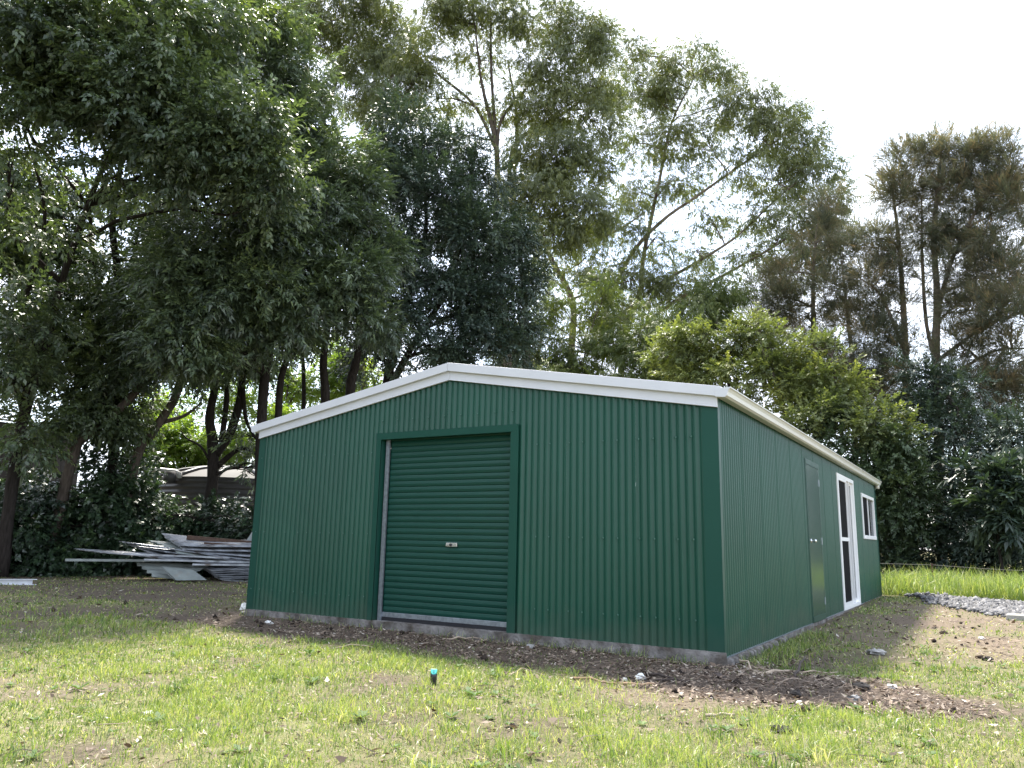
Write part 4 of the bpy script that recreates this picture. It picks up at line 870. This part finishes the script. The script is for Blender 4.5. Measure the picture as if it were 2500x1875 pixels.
for (a_, b_, lb_) in (((300, 1352, D0-.1), (560, 1362, D0-.1), 'thin steel length lying across the middle fan'), ((352, 1366, D0-.2), (655, 1374, D0-.2), 'straight steel length just above the slumped sheet'), ((470, 1378, D0-.3), (655, 1380, D0-.35), 'short steel length over the low stack')):
    tag(MB().beam(at(*a_), at(*b_), .07, .035).build('steel_length', M_oldsheet), lb_, 'steel length', 'steel lengths in the pile')
o = MB().beam(at(456, 1312, D0+.5), at(660, 1330, D0+.5), .14, .10).build('timber_beam', M_timber, bevel=.01); tag(o, 'upper dark timber beam lying on top of the pile', 'beam', 'timber beams on the pile')
o = MB().beam(at(498, 1328, D0+.2), at(660, 1339, D0+.2), .12, .08).build('timber_beam', M_timber, bevel=.01); tag(o, 'shorter dark beam resting just below the top beam', 'beam', 'timber beams on the pile')
o = MB().quadbox([at(594, 1330, D0+.9), at(612, 1330, D0+.9), at(613, 1330, D0+1.0), at(595, 1330, D0+1.0), at(640, 1262, D0+1.0), at(658, 1262, D0+1.0), at(659, 1262, D0+1.1), at(641, 1262, D0+1.1)]).build('leaning_sheet', M_palesheet)
tag(o, 'narrow pale sheet propped upright behind the pile beside the shed', 'metal sheet')
g0 = at(-70, 1437, 17.6); g1 = at(78, 1432, 17.6)
g0[2] = float(gz(*g0[:2]))+.05; g1[2] = float(gz(*g1[:2]))+.05
o = MB().beam(g0, g1, .012, .10).beam(g0+np.array([.03, .06, .05]), g1+np.array([.03, .06, .05]), .12, .010).beam(g0+np.array([.03, .06, -.045]), g1+np.array([.03, .06, -.045]), .12, .010).build('steel_purlin', mat('pale_purlin', (.62, .64, .68), rough=.4, metal=.2, var=.1))
tag(o, 'pale galvanised steel channel lying on the lawn at left edge', 'steel channel')

# ------------------------------------------------------------------ wire fence at the right
M_wire = mat('fence_wire', (.14, .13, .12), rough=.6, metal=.3)
M_rust = mat('rusty_star_post', (.10, .05, .035), rough=.9, var=.3)
fx = [(2040, 1370), (2275, 1379), (2515, 1394)]
fence = None; tops = []
for u, v in fx:
    p = at(u, v, 20.6); tops.append(p)
fence = tag(empty('wire_fence', (tops[1][0], tops[1][1], float(gz(*tops[1][:2])))), 'low two strand wire fence behind the tall grass', 'fence')
for p in tops:
    MB().beam((p[0], p[1], float(gz(p[0], p[1]))-.2), (p[0], p[1], p[2]+.03), .035, .03, up=(1, 0, 0)).build('fence_post', M_rust, fence)
for dz in (.0, -.24):
    for a, b in zip(tops[:-1], tops[1:]):
        MB().tube(curve(a+np.array([0, 0, dz]), b+np.array([0, 0, dz]), 6, -.006), .0042, 5).build('wire', M_wire, fence)

# ------------------------------------------------------------------ grass, litter, gravel
def scatter(n, r, dmin, dmax, half=math.radians(41), power=1.0):
    "points in the ground sector the photograph looks at, thinned with distance"
    u = r.uniform(0, 1, n); d = (dmin**(2-power)+(dmax**(2-power)-dmin**(2-power))*u)**(1/(2-power))
    a = YAW+r.uniform(-half, half, n)
    return CAM[0]+d*np.sin(a), CAM[1]+d*np.cos(a), d
def outside(x, y, m_=.03):
    return ~((x > -W-m_) & (x < .05+m_) & (y > -.06-m_) & (y < L+m_))
def blades(x, y, h, w, lean, tint, r, curl=.5):
    n = len(x); z = gz(x, y)-.006; a = r.uniform(0, 2*math.pi, n); b = r.uniform(0, 2*math.pi, n)
    dx, dy = np.cos(a), np.sin(a); sx, sy = np.cos(b), np.sin(b)
    base = np.stack([x, y, z], -1); ld = np.stack([dx, dy, np.zeros(n)], -1); sd = np.stack([sx, sy, np.zeros(n)], -1)*(w/2)[:, None]
    up = np.array([0, 0, 1.])
    hv = h*np.sqrt(np.maximum(.02, 1-lean**2))
    m1 = base+ld*(lean*h*.38)[:, None]+up*(hv*.62)[:, None]
    tip = base+ld*(lean*h*(1+curl*.3))[:, None]+up*(hv*(1-.25*curl*lean))[:, None]
    V = np.stack([base-sd, base+sd, m1-sd*.85, m1+sd*.85, tip], 1).reshape(-1, 3)
    k = np.arange(n)[:, None]*5
    Q = k+np.array([[0, 1, 3, 2]]); T3 = k+np.array([[2, 3, 4]])
    return V, [Q, T3], np.concatenate([tint, tint])
r = np.random.default_rng(50)
M_grass = leafmat('grass_blades', [(.055, .095, .028), (.105, .172, .046), (.185, .258, .072), (.30, .355, .115), (.43, .42, .22), (.54, .51, .36)], .42, .42, .5, (1.3, 1.3, .6))
def lawn(name, n, dmin, dmax, power, hs, wf, label):
    x, y, d = scatter(n, r, dmin, dmax, power=power)
    g, cl_, li = masks(x, y); clump = fbm(x, y, 2.4, 71, 3); cl2 = fbm(x, y, 6.5, 77, 2)
    keep = (r.uniform(0, 1, n) < np.clip(g*(.55+1.1*(cl2-.25)), 0, 1)) & outside(x, y) & (y < 11)
    x, y, d, g, clump, cl2, cl_ = [q[keep] for q in (x, y, d, g, clump, cl2, cl_)]
    n = len(x)
    lush = np.clip((clump-.42)*3.2, 0, 1)*sstep(-.9, -1.5, y)
    straw = r.uniform(0, 1, n) < np.clip(.36-.2*lush+.2*cl_+.1*sstep(-7, -10, x), .1, .8)
    h = hs*r.uniform(.45, 1.5, n)*(.7+.75*lush)*np.where(straw, .8, 1)
    lean = np.where(straw, r.uniform(.6, .995, n), r.uniform(.15, .96, n))
    tint = np.where(straw, r.uniform(.62, 1.0, n), np.clip(.30+.22*lush+r.normal(0, .17, n), 0, .7))
    w = np.maximum(.0036, wf*d)*r.uniform(.7, 1.3, n)
    V, F_, tn = blades(x, y, h, w, lean, tint, r)
    return tag(npmesh(name, V, F_, M_grass, None, tn), label, 'grass', kind='stuff')
lawn('lawn_grass', 280000, 3.6, 8.5, .9, .055, .0008, 'sunlit patchy lawn grass mixed with dry straw in the foreground')
lawn('lawn_grass', 190000, 8.5, 24, 1.0, .06, .00115, 'thin shaded lawn grass beyond the front of the shed')
# taller tufts and broad-leaved weeds standing out of the lawn
nt_ = 330; cx, cy, cdist = scatter(nt_, r, 3.9, 11, power=1.0); gm, _, _ = masks(cx, cy)
ok_ = (gm > .35) & outside(cx, cy, .1) & (cy < 9); cx, cy = cx[ok_], cy[ok_]; per = 34
x = np.repeat(cx, per)+r.normal(0, .05, len(cx)*per); y = np.repeat(cy, per)+r.normal(0, .05, len(cx)*per); n = len(x)
V, F_, tn = blades(x, y, np.repeat(r.uniform(.05, .13, len(cx)), per)*r.uniform(.5, 1.2, n), r.uniform(.004, .009, n), r.uniform(.15, .95, n), np.clip(np.repeat(r.normal(.42, .16, len(cx)), per)+r.normal(0, .12, n), 0, 1), r, 1.3)
tag(npmesh('grass_tufts', V, F_, M_grass, None, tn), 'taller clumps of grass standing out of the lawn', 'grass', kind='stuff')
nt_ = 240; cx, cy, cdist = scatter(nt_, r, 3.9, 10, power=1.0); gm, _, _ = masks(cx, cy); ok_ = (gm > .25) & outside(cx, cy, .1) & (cy < 9); cx, cy = cx[ok_], cy[ok_]; per = 8
a = np.tile(np.arange(per)*2*math.pi/per, len(cx))+np.repeat(r.uniform(0, 6, len(cx)), per)+r.normal(0, .2, len(cx)*per)
l = np.repeat(r.uniform(.025, .07, len(cx)), per)*r.uniform(.6, 1.2, len(a)); x = np.repeat(cx, per); y = np.repeat(cy, per); z = gz(x, y)
dv = np.stack([np.cos(a), np.sin(a), r.uniform(.2, .8, len(a))], -1)*l[:, None]; sv = np.stack([-np.sin(a), np.cos(a), np.zeros(len(a))], -1)*(l*.24)[:, None]; b0 = np.stack([x, y, z+.01], -1)
V = np.stack([b0, b0+dv*.55-sv, b0+dv*[1, 1, .7], b0+dv*.55+sv], 1).reshape(-1, 3)
tag(npmesh('broadleaf_weeds', V, np.arange(len(V)).reshape(-1, 4), leafmat('weed_leaves', [(.05, .09, .03), (.09, .15, .045), (.15, .21, .07)], .35, .6, .2), None, np.clip(r.normal(.45, .2, len(a)), 0, 1)), 'low broad-leaved weeds dotted through the lawn', 'weeds', kind='stuff')
# tall grass behind the gravel at the right
n = 38000
x = r.uniform(-.1, 8, n); y = r.uniform(11.2, 15.5, n)+.15*(x-1)*0
front_edge = np.interp(x, [-.2, .9, 2.6, 8], [11.9, 11.3, 11.0, 10.6])
keep = (y > front_edge+r.normal(0, .15, n)) & outside(x, y, .08) & (r.uniform(0, 1, n) < .55+.6*fbm(x, y, 1.2, 5))
x, y = x[keep], y[keep]; n = len(x); hh = .52*r.uniform(.4, 1.25, n)*(.45+1.1*fbm(x, y, 1.3, 9))
V, F_, tn = blades(x, y, hh, r.uniform(.007, .014, n), r.uniform(.1, .97, n), np.clip(r.normal(.45, .17, n), .1, 1), r, 1.6)
tag(npmesh('tall_grass', V, F_, M_grass, None, tn), 'bright green tall grass by the fence behind the gravel', 'grass', kind='stuff')
# weeds against the footing
n = 900
x = r.uniform(-W, -.1, n); y = -.075-np.abs(r.normal(0, .06, n)); keep = r.uniform(0, 1, n) < np.where(x > -2.1, .8, .35)
x2 = .1+np.abs(r.normal(0, .25, 1500)); y2 = r.uniform(.1, 3.2, 1500)
x = np.concatenate([x[keep], x2]); y = np.concatenate([y[keep], y2]); n = len(x)
V, F_, tn = blades(x, y, r.uniform(.04, .13, n), r.uniform(.004, .008, n), r.uniform(.2, .95, n), np.clip(r.normal(.35, .25, n), 0, 1), r)
tag(npmesh('weeds', V, F_, M_grass, None, tn), 'straggly weeds along the foot of the shed walls', 'weeds', kind='stuff')
# dead leaves, bark flakes and chips
M_lit = leafmat('leaf_litter', [(.045, .03, .022), (.10, .07, .05), (.19, .14, .105), (.34, .28, .22), (.55, .50, .44)], .12, .7, .3, (1, .9, .7))
def litter(name, n, dmin, dmax, power, size, label):
    x, y, d = scatter(n, r, dmin, dmax, power=power); g, cl_, li = masks(x, y)
    keep = (r.uniform(0, 1, n) < li*(.35+fbm(x, y, 3, 91))) & outside(x, y) & (y < 11.2)
    x, y = x[keep], y[keep]; n = len(x); a = r.uniform(0, 2*math.pi, n)
    l = size*r.uniform(.4, 1.5, n)*np.where(r.uniform(0, 1, n) < .1, 1.7, 1); w = l*r.uniform(.15, .5, n)
    z = gz(x, y)+r.uniform(.004, .03, n)
    c_ = np.stack([x, y, z], -1); dd = np.stack([np.cos(a), np.sin(a), r.normal(0, .25, n)], -1)*l[:, None]/2
    ss = np.stack([-np.sin(a), np.cos(a), r.normal(0, .5, n)], -1)*w[:, None]/2; bend = np.stack([np.zeros(n), np.zeros(n), w*r.uniform(-.1, .45, n)], -1)
    V = np.stack([c_-dd+bend, c_-ss, c_+dd+bend, c_+ss], 1).reshape(-1, 3)
    F_ = np.arange(n*4).reshape(-1, 4)
    return tag(npmesh(name, V, F_, M_lit, None, np.clip(r.normal(.42, .24, n), 0, 1)), label, 'leaf litter', kind='stuff')
litter('leaf_litter', 90000, 3.6, 10, 1.0, .031, 'dead leaves and bark flakes strewn on the bare earth by the shed')
litter('leaf_litter', 22000, 10, 24, 1.1, .05, 'scattered dead leaves on the far shaded lawn')
# fine twigs
mb = MB(); r2 = np.random.default_rng(61)
x, y, d = scatter(5200, r2, 4, 12); g, cl_, li = masks(x, y); keep = (r2.uniform(0, 1, 5200) < li*.5) & outside(x, y)
for x_, y_ in zip(x[keep], y[keep]):
    a = r2.uniform(0, 6.28); l = r2.uniform(.06, .32); z = float(gz(x_, y_))+.015
    p0 = np.array([x_, y_, z]); p1 = p0+np.array([math.cos(a)*l, math.sin(a)*l, r2.normal(0, .02)])
    mb.tube(curve(p0, p1, 3, r2.normal(0, .06), .2, r2), [.003, .0028, .0015], 3, cap=False)
tag(mb.build('fine_twigs', mat('dry_twig', (.20, .155, .12), rough=.9, var=.4, vscale=3)), 'fine dry twigs littering the earth near the corner', 'twigs', kind='stuff')
# crushed stone strip
n = 3200
poly = np.array([(.55, 11.75), (1.6, 11.3), (3.2, 10.7), (3.3, 8.6), (2.45, 7.0), (2.0, 7.6), (1.25, 9.2)])
def inpoly(x, y):
    c_ = np.zeros(len(x), bool); j = len(poly)-1
    for i in range(len(poly)):
        xi, yi = poly[i]; xj, yj = poly[j]
        c_ ^= ((yi > y) != (yj > y)) & (x < (xj-xi)*(y-yi)/(yj-yi+1e-9)+xi); j = i
    return c_
x = r.uniform(.3, 3.6, n*3); y = r.uniform(6.8, 12, n*3)
ins = inpoly(x+r.normal(0, .12, n*3), y+r.normal(0, .15, n*3)); x, y = x[ins][:n], y[ins][:n]; n = len(x)
t8 = np.array([(1, 0, 0), (-1, 0, 0), (0, 1, 0), (0, -1, 0), (0, 0, 1), (0, 0, -1)], float)
f8 = np.array([(0, 2, 4), (2, 1, 4), (1, 3, 4), (3, 0, 4), (2, 0, 5), (1, 2, 5), (3, 1, 5), (0, 3, 5)])
sz = r.uniform(.018, .06, n)*np.where(r.uniform(0, 1, n) < .06, 1.8, 1)
mound = .05*fbm(x, y, 1.6, 41)+.07*np.exp(-((x-.95)**2+(y-10.9)**2)/.12)
V = t8[None]*(sz[:, None]*r.uniform(.6, 1.2, (n, 3)))[:, None, :]+r.normal(0, .15, (n, 6, 3))*sz[:, None, None]
ang = r.uniform(0, 6.28, n); ca, sa = np.cos(ang), np.sin(ang)
V = np.stack([V[..., 0]*ca[:, None]-V[..., 1]*sa[:, None], V[..., 0]*sa[:, None]+V[..., 1]*ca[:, None], V[..., 2]*.7], -1)
V = V+np.stack([x, y, gz(x, y)+mound*r.uniform(.4, 1, n)+.01], -1)[:, None, :]
F_ = (f8[None]+np.arange(n)[:, None, None]*6).reshape(-1, 3)
M_stone = leafmat('crushed_stone', [(.04, .04, .042), (.08, .08, .083), (.14, .137, .14), (.25, .245, .245)], .0, .85, .3)
tag(npmesh('gravel', V.reshape(-1, 3), F_, M_stone, None, np.repeat(np.clip(r.normal(.55, .22, n), 0, 1), 8)), 'strip of pale crushed stone along the tall grass', 'gravel', kind='stuff')
n = 5200; x, y, d = scatter(n, r, 4, 13, power=1.0); g_m, c_m, l_m = masks(x, y)
k_ = (r.uniform(0, 1, n) < np.clip(l_m*1.2-.15, 0, 1)*fbm(x, y, 2.2, 45)) & outside(x, y); x, y = x[k_], y[k_]; n = len(x)
sz = .006+.035*r.uniform(0, 1, n)**4
V = t8[None]*(sz[:, None]*r.uniform(.6, 1.3, (n, 3)))[:, None, :]+r.normal(0, .2, (n, 6, 3))*sz[:, None, None]+np.stack([x, y, gz(x, y)+sz*.4], -1)[:, None, :]
tag(npmesh('soil_crumbs', V.reshape(-1, 3), (f8[None]+np.arange(n)[:, None, None]*6).reshape(-1, 3), leafmat('soil_crumbs', [(.02, .016, .014), (.05, .038, .03), (.11, .085, .068), (.2, .17, .15)], .0, .95, .1), None, np.repeat(np.clip(r.normal(.35, .22, n), 0, 1), 8)), 'crumbs of dark soil and small stones on the bare earth', 'soil', kind='stuff')
# ------------------------------------------------------------------ small single things on the ground
def gnd(u, v, dz=0.):
    d = ray(u, v); z = -.07
    for _ in range(3):
        p = CAM+d*(z-CAM[2])/d[2]; z = .5*z+.5*float(gz(p[0], p[1]))
    p[2] = float(gz(p[0], p[1]))+dz; return p
p = gnd(2497, 1516); o = MB().quadbox([p+np.array(q) for q in ((-.22, -.15, -.05), (.5, -.1, -.05), (.5, .35, -.05), (-.2, .3, -.05), (-.2, -.13, .07), (.5, -.08, .07), (.5, .33, .07), (-.18, .28, .07))]).build('concrete_slab', mat('pale_concrete', (.26, .25, .22), rough=.9, var=.15, vscale=10, bump=.3), bevel=.012)
tag(o, 'flat pale concrete slab at right edge beside the gravel', 'slab')
# black riser with a turquoise cap standing in the grass
p = gnd(1058, 1672)
rs = tag(empty('sprinkler_riser', tuple(p)), 'black upright pipe stub with turquoise cap in the foreground grass', 'sprinkler')
M_cyan = mat('turquoise_plastic', (.04, .40, .36), rough=.4, var=.05); M_blk = mat('black_plastic', (.02, .022, .024), rough=.4, var=.1)
tx = unit(RI*np.array([1, 1, 0])); ty = np.array([-tx[1], tx[0], 0])
MB().tube([p+[0, 0, -.1], p+[0, 0, .055], p+[0, 0, .072]], [.022, .024, .027], 12).build('pipe_stub', M_blk, rs, smooth=True)
cp = MB()
tilt = unit(np.array([-ty[0]*.75, -ty[1]*.75, .66])); ux = tx; uy = np.cross(tilt, ux)
c0 = p+np.array([0, 0, .085])
ring = [c0+ux*a_*.023+uy*b_*.022 for a_, b_ in ((-1, 1), (1, 1), (1, .1), (.8, -.5), (.45, -.9), (0, -1.05), (-.45, -.9), (-.8, -.5), (-1, .1))]
k = len(ring); cp.v = [tuple(q-tilt*.008) for q in ring]+[tuple(q+tilt*.008) for q in ring]
cp.f = [tuple(range(k))[::-1], tuple(range(k, 2*k))]+[(i, (i+1) % k, k+(i+1) % k, k+i) for i in range(k)]
cp = cp.build('cap', M_cyan, rs, bevel=.002)
q = c0+tilt*.0085; MB().quadbox([q+ux*a_*.005+uy*b_*.010+tilt*h_ for h_ in (0, .002) for a_, b_ in ((-1, -1), (1, -1), (1, 1), (-1, 1))]).build('cap_slot', mat('deep_teal', (.02, .25, .25), rough=.5), cp)
# sticks, boards and bark
M_stick = mat('bleached_stick', (.33, .265, .20), rough=.9, var=.35, vscale=12)
M_darkwood = mat('dark_wet_wood', (.045, .033, .028), rough=.9, var=.4, vscale=12)
M_board = mat('split_timber_batten', (.30, .20, .12), rough=.85, var=.3, vscale=10, stretch=(1, 1, 1))
def stick(u0, v0, u1, v1, rad, m, label, lift=(.012, .02), name='stick', cat='stick', bend=.03):
    a = gnd(u0, v0)+[0, 0, lift[0]]; b = gnd(u1, v1)+[0, 0, lift[1]]
    return tag(MB().tube(curve(a, b, 6, bend, .07, r2), np.linspace(rad, rad*.6, 6), 6, wob=.2).build(name, m, smooth=True), label, cat)
stick(1806, 1632, 1852, 1650, .009, M_stick, 'pale stick leaning down from the shed corner', (.07, .015), bend=.0)
stick(1834, 1634, 1885, 1648, .007, M_stick, 'second thin pale stick beside the one at the corner', (.03, .015), bend=.0)
stick(1850, 1652, 1945, 1647, .016, M_stick, 'thick pale bark strip lying right of the corner')
stick(1945, 1648, 2045, 1647, .009, M_stick, 'long thin stick trailing right from the bark strip')
stick(1942, 1664, 1966, 1634, .013, M_darkwood, 'short dark stick poking up out of the litter', (.0, .10))
stick(1400, 1661, 1512, 1674, .012, M_board, 'long split timber batten along the grass edge', name='timber_batten', cat='batten', bend=.0)
stick(1512, 1675, 1600, 1676, .011, M_board, 'orange brown batten end next to the split batten', name='timber_batten', cat='batten', bend=.0)
stick(1578, 1650, 1650, 1664, .013, M_darkwood, 'curved brown bark strip near the front corner')
stick(1600, 1666, 1685, 1670, .010, M_darkwood, 'flat dark twig below the curved bark strip')
stick(1722, 1752, 1795, 1752, .010, M_stick, 'pale stick lying level in the lower litter')
stick(1080, 1564, 1175, 1566, .010, M_stick, 'crooked grey stick lying below the roller door step')
stick(800, 1588, 950, 1588, .006, M_stick, 'thin straight stick along the edge of the left lawn')
def chunk(u, v, s, m, label, name, cat, flat=.45, seed=0, lift=.3):
    rr = np.random.default_rng(int(u*7+v)); p = gnd(u, v); mb = MB(); nn, mm = 9, 6
    A = rr.uniform(.6, 1.25, (mm, nn)); st = rr.uniform(.6, 1.4)
    for j in range(mm):
        th_ = math.pi*(j+.5)/mm
        for i in range(nn):
            a = 2*math.pi*i/nn; q = s*A[j, i]
            mb.v.append((p[0]+q*math.sin(th_)*math.cos(a)*st, p[1]+q*math.sin(th_)*math.sin(a), p[2]+s*lift+q*math.cos(th_)*flat))
    for j in range(mm-1):
        for i in range(nn): mb.f.append((j*nn+i, (j+1)*nn+i, (j+1)*nn+(i+1) % nn, j*nn+(i+1) % nn))
    mb.f.append(tuple(range(nn))); mb.f.append(tuple(range((mm-1)*nn, mm*nn))[::-1])
    return tag(mb.build(name, m), label, cat)
M_chip = mat('white_plaster_chip', (.72, .72, .70), rough=.8, var=.12, vscale=20)
M_rock = mat('grey_rubble', (.28, .27, .26), rough=.95, var=.3, vscale=20, bump=.4)
M_clod = mat('black_soil_clod', (.018, .015, .014), rough=1, var=.4, vscale=25)
chunk(1563, 1659, .045, M_chip, 'crumpled white scrap on the earth below the right wall', 'paper_scrap', 'litter scrap', .7)
chunk(1526, 1662, .028, M_chip, 'small white scrap left of the crumpled one', 'paper_scrap', 'litter scrap', .5)
chunk(656, 1525, .05, M_chip, 'white scrap on the ground near the left front corner', 'paper_scrap', 'litter scrap', .5)
chunk(360, 1743, .035, M_chip, 'pale scrap in the grass at lower left', 'paper_scrap', 'litter scrap', .4)
chunk(1955, 1722, .04, M_chip, 'pale chip in the middle of the corner litter', 'plaster_chip', 'chip', .35)
chunk(2178, 1682, .035, M_chip, 'white chip at the right edge of the litter', 'plaster_chip', 'chip', .5)
chunk(2088, 1710, .04, M_rock, 'grey stone between the two white chips', 'stone', 'stone', .6)
chunk(2140, 1598, .07, M_rock, 'rough grey stone lying in the grass right of shed', 'stone', 'stone', .5)
chunk(2398, 1562, .03, M_chip, 'small pale stone on the clay at right', 'stone', 'stone', .8)
chunk(2412, 1612, .055, M_clod, 'black clod on the pink clay at far right', 'soil_clod', 'clod', .4)
chunk(1945, 1702, .06, M_clod, 'black clod in the middle of the corner litter', 'soil_clod', 'clod', .5)
chunk(2100, 1685, .065, M_clod, 'dark clod left of the white chip', 'soil_clod', 'clod', .4)
chunk(1905, 1790, .06, M_clod, 'black clod in the foreground grass edge at right', 'soil_clod', 'clod', .45)
chunk(1250, 1776, .03, M_clod, 'small dark clod in the foreground lawn', 'soil_clod', 'clod', .6)
chunk(1755, 1657, .06, M_darkwood, 'dark bark lump just below the front corner', 'bark_lump', 'bark', .35)
chunk(598, 1490, .07, M_chip, 'white broken block against the left front corner', 'broken_block', 'block', .9)
chunk(597, 1500, .05, M_rock, 'grey rubble under the white broken block', 'rubble', 'rubble', .5)
chunk(1295, 1585, .06, M_rock, 'pale rubble lump in front of the right wall', 'rubble', 'rubble', .4)
chunk(1916, 1558, .05, M_rock, 'pale rubble lump beside the side footing', 'rubble', 'rubble', .5)
